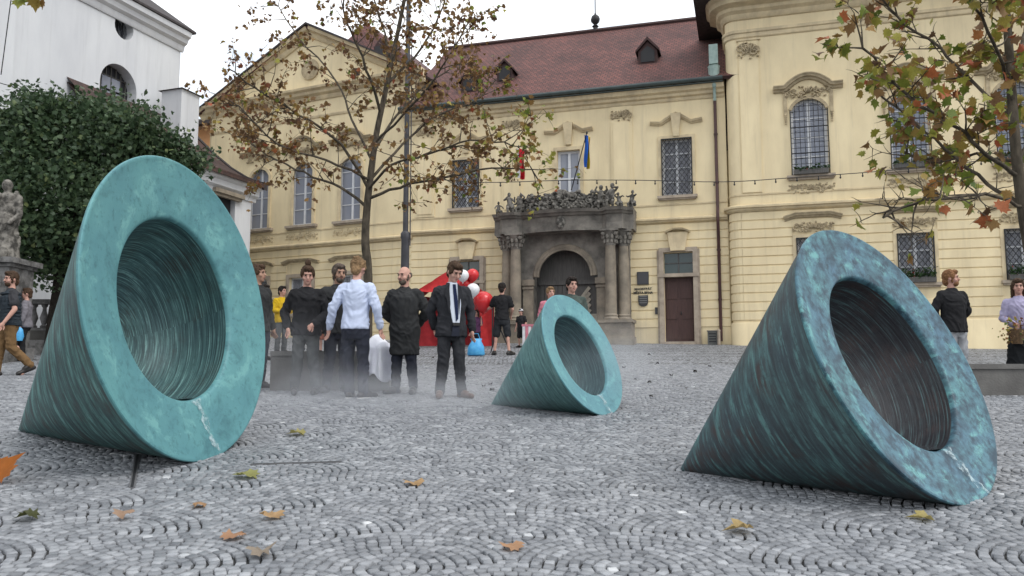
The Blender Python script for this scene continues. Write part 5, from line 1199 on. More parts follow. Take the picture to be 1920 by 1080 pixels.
C_VEST = cloth('padded_vest', (.035, .045, .055)); C_TEE = cloth('grey_tshirt', (.05, .05, .055)); C_PURP = cloth('purple_top', (.12, .05, .11)); C_LILAC = cloth('lilac_top', (.40, .37, .52)); C_DSK = cloth('dark_skirt', (.018, .02, .022)); C_TIE = cloth('navy_tie', (.02, .028, .07)); C_GREEN = cloth('olive_jacket', (.07, .09, .08)); C_SHORTS = cloth('dark_shorts', (.032, .034, .038)); C_JEANS = cloth('blue_jeans', (.05, .07, .12)); C_BLUE = mat('blue_plastic', (.05, .30, .62), .4, (.10, .42, .72), 9); C_PINK = cloth('pink_cloth', (.55, .20, .25))
SHOE = mat('black_shoe', (.02, .018, .017), .4); SHOEB = mat('brown_shoe', (.10, .05, .03), .4); SOLE = mat('white_sole', (.6, .6, .6), .6)
from mathutils import noise as mnoise
def crease(me, amp, seed, f=1.0):
    """folds in cloth (or locks in hair): ridged noise pushed along the normals"""
    o_ = Vector((sum(map(ord, seed)) % 97, 3.1, 7.7)); n = len(me.vertices); co = np.empty(n*3, np.float32); me.vertices.foreach_get('co', co); no = np.empty(n*3, np.float32); me.vertex_normals.foreach_get('vector', no)
    co = co.reshape(-1, 3); no = no.reshape(-1, 3); d = np.empty(n, np.float32)
    for i in range(n):
        x, y, z = co[i]; w_ = mnoise.noise(Vector((x*4*f, y*4*f, z*3*f))+o_)
        p = Vector((x*10*f+w_*1.2+z*3.5*f, y*10*f, z*9*f-abs(x)*6*f+w_))+o_; d[i] = 1-abs(mnoise.noise(p))*2.6+.5*mnoise.noise(p*2.1)
    co += no*(np.clip(d, -.45, 1)[:, None]*amp); me.vertices.foreach_set('co', co.ravel()); me.update(); return me
def person(label, px, fy, htot, rz, top=None, top_m=None, legs='trousers', leg_m=None, shoe_m=SHOE, hair=None, hair_style='short', skin_m=SKIN, pose=None, headturn=0, nod=0, lean=0, vox=.012, beard=None, extras=(), Y=None, face=True, group='people standing on the square'):
    if Y is None: g = ground(px, fy)
    else: g = at(px, 600, Y); g.z = gz(Y)
    k = htot/1.75
    T = thing('person', label, 'person', g, rz, group); T.scale = (k, k, k)
    J = dict(sa=(-.172, .012, 1.392), sb=(.172, .012, 1.392), ea=(-.235, .035, 1.13), eb=(.235, .035, 1.13), wa=(-.245, -.05, .885), wb=(.245, -.05, .885),
             ha=(-.085, 0, .93), hb=(.085, 0, .93), ka=(-.10, -.02, .50), kb=(.10, -.02, .50), aa=(-.105, .02, .09), ab=(.105, .02, .09), ta=(-.13, -.15, .035), tb=(.13, -.15, .035))
    J.update(pose or {}); J = {q: Vector(v) for q, v in J.items()}
    bend = lambda z: -lean*max(0, z-.95)
    for q in ('sa', 'sb'): J[q].y += bend(J[q].z)
    for q, p_ in (('ea', 'sa'), ('wa', 'sa'), ('eb', 'sb'), ('wb', 'sb')):
        if not (pose and q in pose): J[q].y += bend(1.2)
    def rings(R_l, inf=0, z_cut=0): return [(0, y+bend(z), z, rx+inf, ry+inf) for z, rx, ry, y in R_l if z >= z_cut]
    TOR = [(.82, .135, .09, .01), (.90, .155, .11, .012), (1.0, .152, .108, .005), (1.10, .145, .102, 0), (1.22, .165, .115, 0), (1.33, .172, .116, .005), (1.39, .155, .095, .012), (1.43, .118, .078, .015), (1.465, .075, .062, .015), (1.50, .056, .056, .015)]
    hy = bend(1.55); hc = Vector((0, hy+.005, 1.53)); HR = Euler((nod, 0, headturn)).to_matrix()*1.07
    def H(x, y, z): return hc+HR@Vector((x, y, z-1.53))
    b = MB(); b.loft(rings(TOR), 16)
    b.capsule((0, .015+bend(1.45), 1.44), H(0, .01, 1.58), .057, .054)
    b.blob(H(0, .008, 1.655), (.076, .094, .105), 14, 10, HR); b.blob(H(0, -.028, 1.588), (.054, .062, .066), 12, 8, HR); b.blob(H(0, -.055, 1.552), (.030, .032, .026), 10, 6, HR)
    b.capsule(H(0, -.083, 1.655), H(0, -.107, 1.618), .010, .0155, 8); b.blob(H(0, -.074, 1.676), (.052, .018, .013), 10, 6, HR)
    for s in (-1, 1):
        b.blob(H(s*.078, .012, 1.632), (.011, .021, .032), 8, 6, HR); b.blob(H(s*.042, -.055, 1.612), (.026, .028, .026), 8, 6, HR)
    for s, q in ((-1, 'a'), (1, 'b')):
        b.capsule(J['s'+q], J['e'+q], .055, .042); b.capsule(J['e'+q], J['w'+q], .043, .029)
        b.capsule(J['h'+q]+Vector((0, 0, -.02)), J['k'+q], .076, .046); b.capsule(J['k'+q], J['a'+q], .046, .035); b.capsule(J['a'+q], J['t'+q], .04, .034)
        b.blob(J['k'+q].lerp(J['a'+q], .28)+Vector((0, .014, 0)), (.044, .046, .11), 8, 6)
        d = (J['w'+q]-J['e'+q]).normalized(); pal = J['w'+q]+d*.055
        rot = d.to_track_quat('-Z', 'Y').to_matrix(); b.blob(pal, (.022, .042, .052), 8, 6, rot); b.capsule(J['w'+q], pal, .027, .028, 8)
    body = remesh(b, vox, skin_m, 'body', 4); bo = ob('body', body, T)
    hb = MB()                                               # fingers, rooted inside each palm
    for s, q in ((-1, 'a'), (1, 'b')):
        d = (J['w'+q]-J['e'+q]).normalized(); rot = d.to_track_quat('-Z', 'Y').to_matrix(); pal = J['w'+q]+d*.055
        for f in range(4):
            o_ = -.028+.0187*f; ln = (.062, .074, .078, .066)[f if s > 0 else 3-f]; c_ = s*-.018
            p0 = pal+rot@Vector((0, o_, -.035)); p1 = p0+rot@Vector((c_*.4, o_*.12, -ln*.5)); p2 = p1+rot@Vector((c_*1.3, 0, -ln*.5)); hb.tube([p0, p1, p2], [.0095, .0088, .007], 6)
        p0 = pal+rot@Vector((0, -.034, -.0)); p1 = p0+rot@Vector((-s*.012, -.022, -.03)); p2 = p1+rot@Vector((-s*.008, -.006, -.032)); hb.tube([p0, p1, p2], [.0125, .0105, .008], 6)
    hm = hb.mesh('hands', skin_m, 60); bm = bmesh.new(); bm.from_mesh(body); bm.from_mesh(hm); bm.to_mesh(body); bm.free(); bpy.data.meshes.remove(hm)
    body.polygons.foreach_set('use_smooth', [True]*len(body.polygons))
    if face:
        for s in (-1, 1):
            m_ = MB(); m_.blob(H(s*.031, -.083, 1.656), (.013, .009, .0075), 8, 6, HR); m_.build('eye', EYE_M, T, smooth=60)
            m_ = MB(); m_.blob(H(s*.031, -.090, 1.674), (.021, .007, .0045), 8, 5, HR); m_.build('eyebrow', hair or H_BROWN, T, smooth=60)
        m_ = MB(); m_.blob(H(0, -.089, 1.587), (.024, .008, .0065), 8, 6, HR); m_.build('mouth', LIP_M, T, smooth=60)
    if hair and hair_style != 'bald':
        m_ = MB(); m_.blob(H(0, .022, 1.679), (.086, .097, .096), 14, 10, HR); m_.blob(H(0, -.045, 1.735), (.058, .045, .033), 10, 6, HR)
        for s in (-1, 1): m_.blob(H(s*.073, -.018, 1.665), (.016, .03, .045), 8, 6, HR)
        m_.blob(H(0, .065, 1.605), (.06, .05, .07), 10, 6, HR)
        if hair_style == 'bun': m_.blob(H(0, .03, 1.80), (.036, .036, .045), 10, 6, HR)
        if hair_style == 'long': m_.capsule(H(0, .07, 1.66), H(0, .085, 1.43), .08, .05); [m_.capsule(H(s*.075, .02, 1.66), H(s*.08, .03, 1.47), .028, .022) for s in (-1, 1)]
        if hair_style == 'tousled':
            rr_ = random.Random(5)
            for _ in range(26): a, z = rr_.uniform(0, 6.28), rr_.uniform(1.68, 1.745); m_.blob(H(.064*math.cos(a), .02+.075*math.sin(a), z), (.026, .026, .02), 6, 5, HR)
        ob('hair', crease(remesh(m_, .008, hair, 'hair', 2), .009, label, 4), T)
    if hair_style == 'bald' and hair:
        m_ = MB(); 
        for s in (-1, 1): m_.blob(H(s*.074, .035, 1.645), (.010, .04, .035), 8, 6, HR)
        m_.build('hair', hair, T, smooth=60)
    if beard:
        m_ = MB(); m_.blob(H(0, -.046, 1.568), (.052, .052, .048), 12, 8, HR); m_.blob(H(0, -.092, 1.602), (.026, .012, .006), 8, 5, HR)
        for s in (-1, 1): m_.capsule(H(s*.058, -.015, 1.59), H(s*.072, -.005, 1.645), .018, .012, 8)
        m_.build('beard', beard, T, smooth=60)
    def shell(nm, m, R_l, slv=None, sr=(.07, .062, .046), skirt=None, inf=.0):
        c_ = MB(); c_.loft(rings(R_l, inf), 18)
        if slv:
            for q in ('a', 'b'):
                s0 = J['s'+q]+Vector((0, 0, -.008)); c_.capsule(Vector((s0.x*.45, s0.y, s0.z+.012)), s0, .07, sr[0]*.97)
                if slv == 'short': c_.capsule(s0, s0.lerp(J['e'+q], .62), sr[0], sr[0]*.98)
                else:
                    e = J['e'+q]; w_ = e.lerp(J['w'+q], .97 if slv == 'long' else .3); c_.capsule(s0, e, sr[0], sr[1]); c_.capsule(e, w_, sr[1], sr[2])
                    rq = random.Random(len(label))
                    for t in (.25, .5, .8): c_.blob(s0.lerp(e, t)+Vector((rq.uniform(-.02, .02), .02, 0)), (sr[1], sr[1]*.9, .028), 8, 5)
                    for t in (.15, .45, .75): c_.blob(e.lerp(w_, t), (sr[1]*1.05, sr[1]*1.0, .026), 8, 5)
        return ob(nm, crease(remesh(c_, vox, m, nm, 3), .011 if nm != 'shirt' else .009, label), T)
    G = lambda hem, e, flare=0: [(hem, .168+e+flare, .125+e+flare, .012), (max(hem+.03, .90), .172+e+flare*.6, .127+e+flare*.6, .012), (1.0, .160+e, .117+e, .005), (1.10, .154+e, .112+e, 0), (1.22, .168+e, .122+e, 0), (1.33, .176+e, .122+e, .005), (1.385, .162+e*.8, .102+e*.6, .012), (1.43, .128+e*.4, .084+e*.3, .015), (1.465, .088+e*.2, .07, .015), (1.492, .066, .064, .015)]
    if top == 'shirt': shell('shirt', top_m, G(.87, .012), 'long', (.072, .058, .042)); 
    elif top == 'jacket': shell('jacket', top_m, G(.82, .028, .01), 'long', (.076, .064, .050))
    elif top == 'suit':
        shell('suit_jacket', top_m, G(.80, .026, .012), 'long', (.074, .061, .048))
        f_ = lambda x, z: (-(.118+.026+.010)+bend(z)-.004-(.012 if z < 1.3 else 0))
        m_ = MB(); m_.prism([(.0, .96), (.08, .96), (.098, 1.2), (.085, 1.40), (.045, 1.485), (-.045, 1.485), (-.075, 1.42), (-.050, 1.2)], f_(0, 1.2)-.001, f_(0, 1.2)+.05); m_.build('shirt_front', C_WSH, T); m_ = MB(); m_.box(-.004, .084, f_(0, 1.2)-.004, f_(0, 1.2)+.05, .935, .972); m_.build('belt', SHOE, T); m_ = MB(); m_.prism([(-.02, .80), (.085, .80), (.082, .934), (-.003, .934)], f_(0, 1.0)-.004, f_(0, 1.0)+.05); m_.build('trouser_front', C_NAVY, T)
        m_ = MB(); m_.prism([(.034, .985), (.062, 1.02), (.056, 1.25), (.030, 1.43), (.026, 1.465), (-.012, 1.465), (-.010, 1.43), (.006, 1.25)], f_(0, 1.2)-.009, f_(0, 1.2)+.001); m_.build('tie', C_TIE, T)
        for s in (-1, 1):
            m_ = MB(); m_.prism([(s*.050, 1.478), (s*.095, 1.43), (s*.118, 1.32), (s*.085, 1.27), (s*.062+.012, 1.08), (s*.052+.012, 1.2), (s*.055, 1.40)], f_(0, 1.2)-.014, f_(0, 1.2)+.03); m_.build('lapel', top_m, T)
        m_ = MB(); m_.loft([(0, .012+bend(1.5), 1.465, .068, .068), (0, .012+bend(1.5), 1.505, .063, .064)], 14); m_.build('collar', C_WSH, T)
    elif top == 'coat': shell('coat', top_m, [(.55, .215, .155, .01), (.75, .20, .15, .012)]+G(.9, .04, .01), 'long', (.084, .072, .056))
    elif top == 'tshirt': shell('tshirt', top_m, G(.86, .014), 'short', (.078, .07, .06))
    elif top == 'vest': shell('tshirt', C_TEE, G(.88, .010), 'short', (.075, .07, .06)); vv = shell('vest', top_m, G(.86, .034)[:-1], None)
    elif top == 'dress': shell('dress', top_m, [(.42, .24, .19, .01), (.7, .20, .15, .012)]+G(.9, .015), 'short', (.07, .06, .05))
    if top == 'vest':
        for z in np.arange(.90, 1.42, .062): m_ = MB(); e = .034; m_.loft([(0, .005+bend(z), z-.020, .166+e, .120+e), (0, .005+bend(z), z, .180+e, .128+e), (0, .005+bend(z), z+.020, .166+e, .120+e)], 18); m_.build('quilted_band', top_m, T, smooth=60)
    if legs:
        c_ = MB(); c_.loft(rings([(.745, .135, .10, .012), (.80, .168, .122, .012), (.90, .172, .128, .012), (1.0, .160, .116, .006), (1.03, .155, .112, .004)]), 16)
        for q in ('a', 'b'):
            hp, kn, an = J['h'+q]+Vector((0, 0, -.03)), J['k'+q], J['a'+q]
            if legs == 'shorts': c_.capsule(hp, hp.lerp(kn, .98), .105, .088)
            elif legs == 'skirt': pass
            else:
                wide = 1.12 if legs == 'wide' else 1
                c_.capsule(hp, kn, .098*wide, .074*wide); c_.capsule(kn, an+Vector((0, .0, .0)), .074*wide, .060*wide)
                for t in (.55, .75, .92): c_.blob(kn.lerp(an, t)+Vector((0, -.006, 0)), (.066*wide, .068*wide, .022), 8, 5)
        if legs == 'skirt': c_.loft([(0, .01, .30, .24, .20), (0, .01, .6, .21, .17), (0, .01, .95, .16, .12)], 16)
        ob('trousers' if legs in ('trousers', 'wide') else legs, crease(remesh(c_, vox, leg_m, legs, 3), .010, label, 1.0), T)
    for q in ('a', 'b'):
        a_, t_ = J['a'+q], J['t'+q]; d = (t_-a_); d.z = 0; hl = a_-d.normalized()*.055; hl.z = a_.z-.045; tt = Vector((t_.x, t_.y, t_.z+.005))+d.normalized()*.05
        m_ = MB(); m_.capsule(hl, tt, .042, .040, 10); m_.capsule(a_+Vector((0, 0, -.01)), a_.lerp(tt, .45), .05, .045, 10)
        so = ob('shoe', remesh(m_, .010, shoe_m, 'shoe', 3), T)
    return T, J, H, k
def world(T, p): return T.location+Matrix.Rotation(T.rotation_euler.z, 3, 'Z')@(Vector(p)*T.scale.x)
# the men around the bench
person('person in a dark suit with white shirt and navy tie, facing the camera', 845, 748, 1.84, R_(12), 'suit', C_SUIT, 'trousers', C_SUIT, SHOEB, H_BROWN, 'short', SKIN2, dict(ea=(-.27, .05, 1.14), wa=(-.20, .14, .93), eb=(.26, .03, 1.13), wb=(.27, -.02, .89), aa=(-.14, .02, .09), ab=(.15, .02, .09), ta=(-.17, -.14, .035), tb=(.22, -.13, .035)), R_(24), .52, .10, .0085)
person('person with bald head in a long charcoal coat, hands behind the back', 757, 740, 1.80, R_(-8), 'coat', C_COAT, 'trousers', C_NAVY, SHOE, H_GREY, 'bald', SKIN2, dict(ea=(-.30, .06, 1.14), wa=(-.15, .17, .98), eb=(.30, .06, 1.14), wb=(.15, .17, .98), aa=(-.12, .02, .09), ab=(.13, .02, .09), ta=(-.19, -.13, .035), tb=(.15, -.15, .035)), R_(-24), .14, .02, .0085, H_GREY)
t, J, H, k = person('person seen from behind in a pale blue shirt and dark trousers', 664, 748, 1.90, R_(172), 'shirt', C_SHIRT, 'trousers', C_NAVY, SHOE, H_SANDY, 'tousled', SKIN2, dict(ea=(-.28, .03, 1.13), wa=(-.30, -.06, .90), eb=(.29, .04, 1.13), wb=(.36, -.04, .89), aa=(-.13, .04, .09), ab=(.07, -.02, .09), ta=(-.20, -.11, .035), tb=(.09, -.17, .035)), 0, .28, .04, .0085, face=True)
for s, q in (('a', (-.13, .04)), ('b', (.07, -.02))):
    b = MB(); p0 = Vector(J['a'+s]); p1 = Vector(J['t'+s]); d = (p1-p0); d.z = 0; d.normalize(); b.capsule(Vector((p0.x, p0.y, .012))-d*.05, Vector((p1.x, p1.y, .012))+d*.05, .047, .045, 10)
    me = b.mesh('shoe_sole', SOLE, 60); 
    for v in me.vertices: v.co.z = .012+(v.co.z-.012)*.25
    ob('shoe_sole', me, t)
person('person with tied up hair in a black jacket and grey trousers, in the mist', 571, 741, 1.80, R_(10), 'jacket', C_BLACK, 'trousers', C_GREYT, SHOE, H_BROWN, 'bun', SKIN2, dict(ea=(-.30, .05, 1.14), wa=(-.25, -.03, .93), eb=(.28, -.02, 1.12), wb=(.12, -.20, .97), aa=(-.14, .02, .09), ab=(.15, .02, .09)), R_(8), .30, .08, .0085, None)
person('person in dark clothes mostly hidden behind the pale blue shirt', 630, 737, 1.84, R_(24), 'jacket', C_COAT, 'trousers', C_NAVY, SHOE, H_GREY, 'short', SKIN3, dict(aa=(-.13, .02, .09), ta=(-.2, -.12, .035)), R_(10), .12, .02, .010, H_GREY)
person('person in profile half hidden behind the lip of the left fountain', 478, 730, 1.86, R_(60), 'jacket', C_COAT, 'trousers', C_NAVY, SHOE, H_BROWN, 'short', SKIN3, {}, R_(20), 0, 0, .012)
person('person in a dark jacket farther back beside the left fountain lip', 493, 676, 1.70, R_(70), 'jacket', C_NAVY, 'trousers', C_NAVY, SHOE, H_DARK, 'short', SKIN3, {}, 0, .1, 0, .015)
person('person in a bright yellow jacket and grey trousers behind the bench', 526, 664, 1.72, R_(50), 'jacket', C_YEL, 'trousers', C_GREYT, SHOE, H_DARK, 'short', SKIN2, dict(ea=(-.26, -.02, 1.13), wa=(-.06, -.2, 1.10), eb=(.26, -.02, 1.13), wb=(.06, -.2, 1.12)), R_(15), .05, 0, .013, None)
tw_, J, H, k = person('person with long hair in a rust coloured dress behind the bench', 608, 664, 1.58, R_(5), 'dress', C_RUST, None, None, SHOE, H_BROWN, 'long', SKIN2, dict(eb=(.22, -.02, 1.12), wb=(.12, -.16, .98)), 0, .1, 0, .013)
q = world(tw_, (.16, -.2, .80)); T = thing('paper_bag', 'tan paper bag held by the person in the rust dress', 'bag', q-Vector((0, 0, .26)))
b = MB(); b.prism([(-.13, 0), (.13, 0), (.14, .32), (.05, .30), (-.05, .33), (-.14, .31)], -.06, .06); b.build('bag_body', mat('tan_paper', (.36, .25, .13), .9, (.28, .19, .10), 6), T); b = MB(); b.tube([(-.07, 0, .30), (-.06, 0, .40), (.06, 0, .40), (.07, 0, .30)], .008, 5); b.build('handle', mat('tan_cord', (.28, .19, .10)), T)
# left edge
person('person walking left in a padded dark vest and brown trousers', 12, 706, 1.84, R_(-50), 'vest', C_VEST, 'trousers', C_BROWN, SHOE, H_BROWN, 'short', SKIN2, dict(ka=(-.10, -.10, .50), aa=(-.10, -.14, .09), ta=(-.11, -.31, .04), kb=(.10, .02, .50), ab=(.11, .32, .20), tb=(.12, .20, .045), ea=(-.25, .1, 1.13), wa=(-.26, .04, .90), eb=(.26, .02, 1.12), wb=(.26, -.12, .90)), R_(18), .08, .03, .0095, H_BROWN)
tq, J, H, k = person('person in dark trousers mostly hidden behind the man in the padded vest', 42, 677, 1.62, R_(-70), 'jacket', cloth('grey_hoodie', (.20, .19, .21)), 'trousers', C_BLACK, SHOE, H_BROWN, 'short', SKIN2, dict(ka=(-.09, -.08, .5), aa=(-.09, -.12, .09), ta=(-.1, -.28, .04)), 0, 0, 0, .014)
q = world(tq, (.22, -.10, .72)); T = thing('carrier_bag', 'shiny blue and white carrier bag at the left edge', 'bag', q-Vector((0, 0, .22)))
b = MB(); b.loft([(0, 0, 0, .12, .06), (0, 0, .1, .15, .09), (0, 0, .25, .12, .06), (0, 0, .33, .05, .03)], 12); b.build('bag_body', C_BLUE, T, smooth=60); b = MB(); b.tube([(-.04, 0, .32), (-.02, 0, .42), (.02, 0, .42), (.04, 0, .32)], .008, 5); b.build('handle', C_BLUE, T)
# middle distance by the portal
ts, Js, H, k = person('person seen from behind in black tshirt, cap and dark shorts', 941, 666, 1.79, R_(170), 'tshirt', C_BLACK, 'shorts', C_SHORTS, SHOE, H_DARK, 'short', SKIN2, dict(eb=(.30, -.10, 1.18), wb=(.50, -.26, 1.16), ea=(-.26, -.02, 1.13), wa=(-.20, -.18, 1.0), aa=(-.18, .02, .09), ab=(.18, .02, .09), ka=(-.14, -.02, .5), kb=(.14, -.02, .5), ta=(-.25, -.12, .035), tb=(.24, -.12, .035)), 0, .05, .02, .013)
q = world(ts, (0, -.0, 1.72)); b = MB(); b.blob((0, 0, 0), (.10, .105, .085), 12, 8); b.blob((0, .10, -.02), (.07, .075, .015), 10, 5); o = b.build('cap', C_BLACK, None, q, R_(0), 60); tag(o, 'black cap on the head of the person in shorts', 'cap')
q = ground(934, 662); T = thing('tripod', 'black tripod standing at the legs of the person in shorts', 'tripod', q)
for a in (-1.9, .2, 2.2): b = MB(); b.tube([(0, 0, .75), (.34*math.cos(a), .2*math.sin(a), 0)], [.02, .014], 6); b.build('leg', IRON, T)
b = MB(); b.tube([(0, 0, .7), (0, 0, .98)], .022, 8); b.build('column', IRON, T); b = MB(); b.box(-.07, .07, -.06, .06, .98, 1.08); b.build('head', IRON, T)
tk, Jk, H, k = person('child in a purple top beside the red tent', 893, 664, 1.12, R_(-20), 'tshirt', C_PURP, 'trousers', C_NAVY, SHOE, H_BROWN, 'long', SKIN2, dict(eb=(.24, -.05, 1.16), wb=(.25, -.1, 1.35)), 0, 0, 0, .015)
q = ground(893, 667); T = thing('blue_bag', 'bright blue plastic bag standing on the ground beside the child', 'bag', q+Vector((0, -.15, 0)))
b = MB(); b.loft([(0, 0, 0, .19, .10), (0, 0, .03, .22, .13), (0, 0, .22, .20, .12), (.01, 0, .36, .12, .07), (0, 0, .42, .15, .03)], 14); b.build('bag_body', C_BLUE, T, smooth=60); b = MB(); b.tube([(-.10, 0, .40), (-.05, 0, .54), (.05, 0, .54), (.10, 0, .40)], .010, 5); b.build('handle', C_BLUE, T)
person('person with dark hair and olive jacket behind the small fountain', 1073, 723, 1.69, R_(8), 'jacket', C_GREEN, 'trousers', C_JEANS, SHOE, H_DARK, 'short', SKIN2, {}, R_(12), .12, .03, .0105, None)
person('person with pale hair, only the head showing behind the small fountain', 1033, 686, 1.62, R_(20), 'jacket', C_PINK, 'trousers', C_JEANS, SHOE, H_SANDY, 'short', SKIN2, {}, 0, 0, 0, .014)
tc_, J, H, k = person('child in dark clothes with a white cap beside the portal column', 977, 652, 1.12, R_(-30), 'tshirt', C_BLACK, 'shorts', C_BLACK, SHOE, H_DARK, 'short', SKIN2, {}, 0, .1, 0, .016)
q = world(tc_, (0, 0, 1.72)); b = MB(); b.blob((0, 0, 0), (.068, .072, .05), 12, 8); b.blob((-.02, -.07, -.01), (.05, .05, .01), 10, 5); o = b.build('cap', WHT, None, q, 0, 60); tag(o, 'white cap on the head of the child by the portal', 'cap')
q = ground(996, 652); T = thing('striped_stand', 'small pink and white striped stand half hidden behind the small fountain', 'stand', q)
b = MB(); b.box(-.28, .28, -.2, .2, .62, .68); b.build('counter', C_PINK, T)
for kx in range(6): b = MB(); b.box(-.26+.088*kx, -.26+.088*kx+.08, -.19, -.17, .02, .62); b.build('stripe_panel', C_PINK if kx % 2 else WHT, T)
# right edge
person('person in a black sweater and pale grey trousers, looking to the right', 1795, 724, 1.80, R_(10), 'jacket', C_BLACK, 'wide', C_LGREY, SHOE, H_RED, 'short', SKIN2, dict(ea=(-.29, .06, 1.15), wa=(-.16, .16, .95), eb=(.29, .06, 1.15), wb=(.16, .16, .95)), R_(50), 0, .0, .0095, H_RED)
tl, J, H, k = person('person in a lilac top and dark skirt at the right edge', 1921, 724, 1.66, R_(-25), 'shirt', C_LILAC, 'skirt', C_DSK, SHOE, H_BROWN, 'long', SKIN2, dict(ea=(-.25, .0, 1.12), wa=(-.12, -.22, 1.02), eb=(.25, 0, 1.12), wb=(.08, -.24, 1.0)), 0, .1, 0, .0105)
q = world(tl, (-.10, -.30, .92)); T = thing('flower_bouquet', 'dry brown and red bouquet held by the person at the right edge', 'bouquet', q)
nr = np.random.default_rng(8); Pf = nr.normal(0, 1, (130, 3))*[.12, .09, .10]; foliage('flowers', Pf, nr.uniform(.03, .06, 130), np.clip(nr.normal(.6, .25, 130), 0, 1), AUTUMN, nr, T, 0)
b = MB(); b.lathe([(.07, -.22), (.12, -.05), (.13, 0)], 12); b.build('basket', mat('wicker', (.16, .10, .05), .9, (.08, .05, .03), 30), T)
# ------------------------------------------------------------------ red tent and balloons
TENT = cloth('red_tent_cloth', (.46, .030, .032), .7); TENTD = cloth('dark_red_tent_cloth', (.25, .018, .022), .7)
p = ground(852, 650); T = thing('red_tent', 'red fabric tent with sloping roof behind the man in the suit', 'tent', p)
Yt = p.y; X = lambda x: at(x, 600, Yt).x-p.x; Z = lambda y: at(852, y, Yt).z-p.z
def sheet(name, corners, m, n=10, sag=.06, th=.02):
    b = MB(); a, c, d, e = [Vector(q) for q in corners]; V = []; nn = (c-a).cross(e-a).normalized()
    for i in range(n+1):
        for j in range(n+1):
            u_, v_ = i/n, j/n; q = a.lerp(c, u_).lerp(e.lerp(d, u_), v_); V.append(q-nn*sag*math.sin(u_*math.pi)*math.sin(v_*math.pi)+nn*.012*math.sin(u_*14+v_*5))
    b.add(V, [(i*(n+1)+j, i*(n+1)+j+1, (i+1)*(n+1)+j+1, (i+1)*(n+1)+j) for i in range(n) for j in range(n)]); o = b.build(name, m, T, smooth=70, fix=False)
xl, xm, xr = X(784), X(852), X(926); zl, zm, zr = Z(550), Z(503), Z(566)
sheet('roof_panel', [(xl, -.6, zl), (xm, -.3, zm), (xm, 1.2, zm), (xl, 1.2, zl)], TENT); sheet('roof_panel', [(xm, -.3, zm), (xr, -.6, zr), (xr, 1.2, zr), (xm, 1.2, zm)], TENT)
sheet('front_panel', [(xl, -.6, zl), (xm, -.62, zl-.05), (xm, -.3, zm), (xl+.02, -.59, zl+.02)], TENT); sheet('front_panel', [(xm, -.62, zl-.05), (xr, -.6, zr-.02), (xr-.02, -.59, zr+.02), (xm, -.3, zm)], TENT)
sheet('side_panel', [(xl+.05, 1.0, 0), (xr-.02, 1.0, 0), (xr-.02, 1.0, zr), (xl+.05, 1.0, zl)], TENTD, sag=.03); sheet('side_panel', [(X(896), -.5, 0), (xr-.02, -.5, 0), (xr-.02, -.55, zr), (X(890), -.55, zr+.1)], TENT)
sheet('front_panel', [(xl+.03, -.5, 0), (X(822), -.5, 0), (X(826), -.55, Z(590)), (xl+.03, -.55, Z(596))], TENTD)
for x, z in ((xl+.03, zl), (xr-.03, zr)):
    for y in (-.58, 1.1): b = MB(); b.tube([(x, y, 0), (x, y, z)], .02, 6); b.build('pole', IRON, T)
BALR = mat('red_balloon', (.62, .03, .035), .25, spec=.5); BALW = mat('white_balloon', (.74, .75, .76), .25, spec=.5)
hand = world(tk, (.25, -.1, 1.38))
for lab, x, y, r, m, Yb in (('white balloon, upper left of the balloon bunch', 868, 517, .155, BALW, 20.6), ('bright red balloon, topmost of the balloon bunch', 886, 516, .165, BALR, 20.8), ('white balloon, lowest of the balloon bunch', 887, 544, .17, BALW, 20.4), ('large dull red balloon touching the tent', 906, 566, .27, BALR, 20.9), ('red balloon half hidden between the two white balloons', 872, 533, .16, BALR, 20.9)):
    c = at(x, y, Yb); T = thing('balloon', lab, 'balloon', c, 0, 'balloons beside the tent')
    b = MB(); b.loft([(0, 0, z*r, q*r, q*r) for z, q in ((-1.28, .03), (-1.2, .10), (-1.12, .05), (-.95, .36), (-.6, .74), (-.2, .96), (.1, 1.0), (.45, .92), (.75, .70), (.95, .38), (1.02, .05))], 16); b.build('envelope', m, T, smooth=60)
    b = MB(); b.tube([(0, 0, -1.25*r), (hand-c)*.5+Vector((0, 0, -.05)), hand-c], .004, 4); b.build('string', IRON, T)
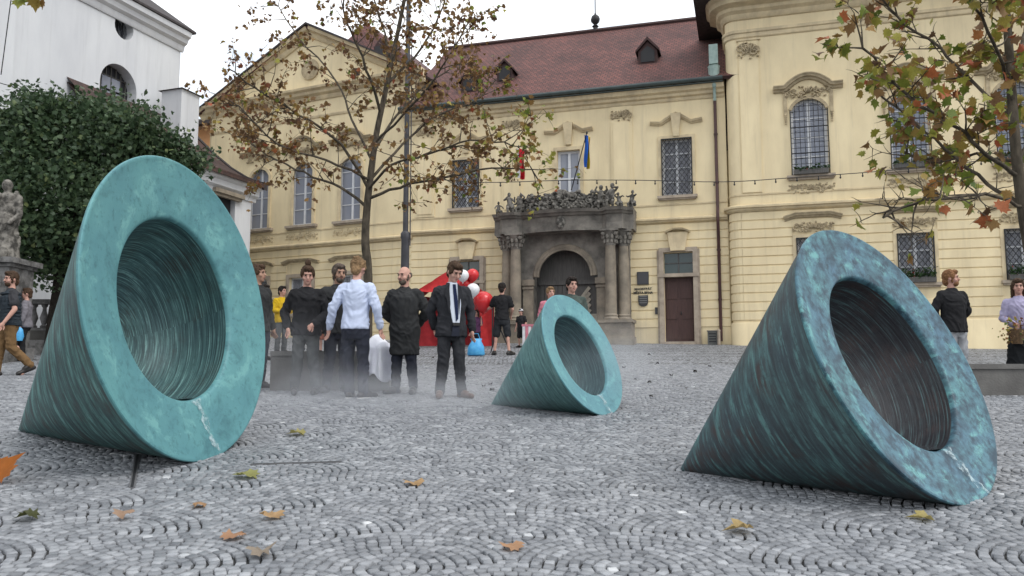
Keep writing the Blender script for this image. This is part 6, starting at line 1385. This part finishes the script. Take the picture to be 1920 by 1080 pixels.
# ------------------------------------------------------------------ mist blown off the fountains
def mist(label, c, rad, dens, seed):
    b = MB(); b.blob((0, 0, 0), (1, 1, 1), 24, 14); m = bpy.data.materials.new('mist'); m.use_nodes = True; t = m.node_tree; l = t.links.new; t.nodes.remove(t.nodes['Principled BSDF'])
    pv = t.nodes.new('ShaderNodeVolumePrincipled'); pv.inputs['Color'].default_value = (.93, .95, 1, 1); pv.inputs['Anisotropy'].default_value = .2
    tcn = t.nodes.new('ShaderNodeTexCoord'); ln = t.nodes.new('ShaderNodeVectorMath'); ln.operation = 'LENGTH'; l(tcn.outputs['Object'], ln.inputs[0])
    fo = t.nodes.new('ShaderNodeMapRange'); fo.interpolation_type = 'SMOOTHSTEP'; fo.inputs['From Min'].default_value = 1; fo.inputs['From Max'].default_value = .15; l(ln.outputs['Value'], fo.inputs['Value'])
    n = t.nodes.new('ShaderNodeTexNoise'); n.inputs['Scale'].default_value = 1.6; n.inputs['Detail'].default_value = 3; mp_ = t.nodes.new('ShaderNodeMapping'); mp_.inputs['Location'].default_value = (seed, 0, 0); l(tcn.outputs['Object'], mp_.inputs[0]); l(mp_.outputs[0], n.inputs['Vector'])
    nr_ = t.nodes.new('ShaderNodeMapRange'); nr_.inputs['From Min'].default_value = .35; nr_.inputs['From Max'].default_value = .7; nr_.inputs['To Max'].default_value = dens; l(n.outputs['Fac'], nr_.inputs['Value'])
    mu = t.nodes.new('ShaderNodeMath'); mu.operation = 'MULTIPLY'; l(fo.outputs[0], mu.inputs[0]); l(nr_.outputs[0], mu.inputs[1]); l(mu.outputs[0], pv.inputs['Density']); l(pv.outputs[0], t.nodes['Material Output'].inputs['Volume'])
    o = b.build('mist', m, None, c); o.scale = rad; tag(o, label, 'mist', None, 'stuff')
g = ground(560, 750); mist('thin white mist drifting in front of the bench and the black jacket', (g.x, g.y-.25, g.z+.38), (1.4, .85, 1.0), .42, 3.1)
g = ground(790, 770); mist('faint mist over the cobbles left of the small fountain', (g.x, g.y, g.z+.15), (2.4, 1.3, .5), .55, 7.7)
g = ground(1130, 770); mist('faint mist around the small fountain', (g.x+.1, g.y+.2, g.z+.5), (1.2, 1.0, .85), .35, 11.3)
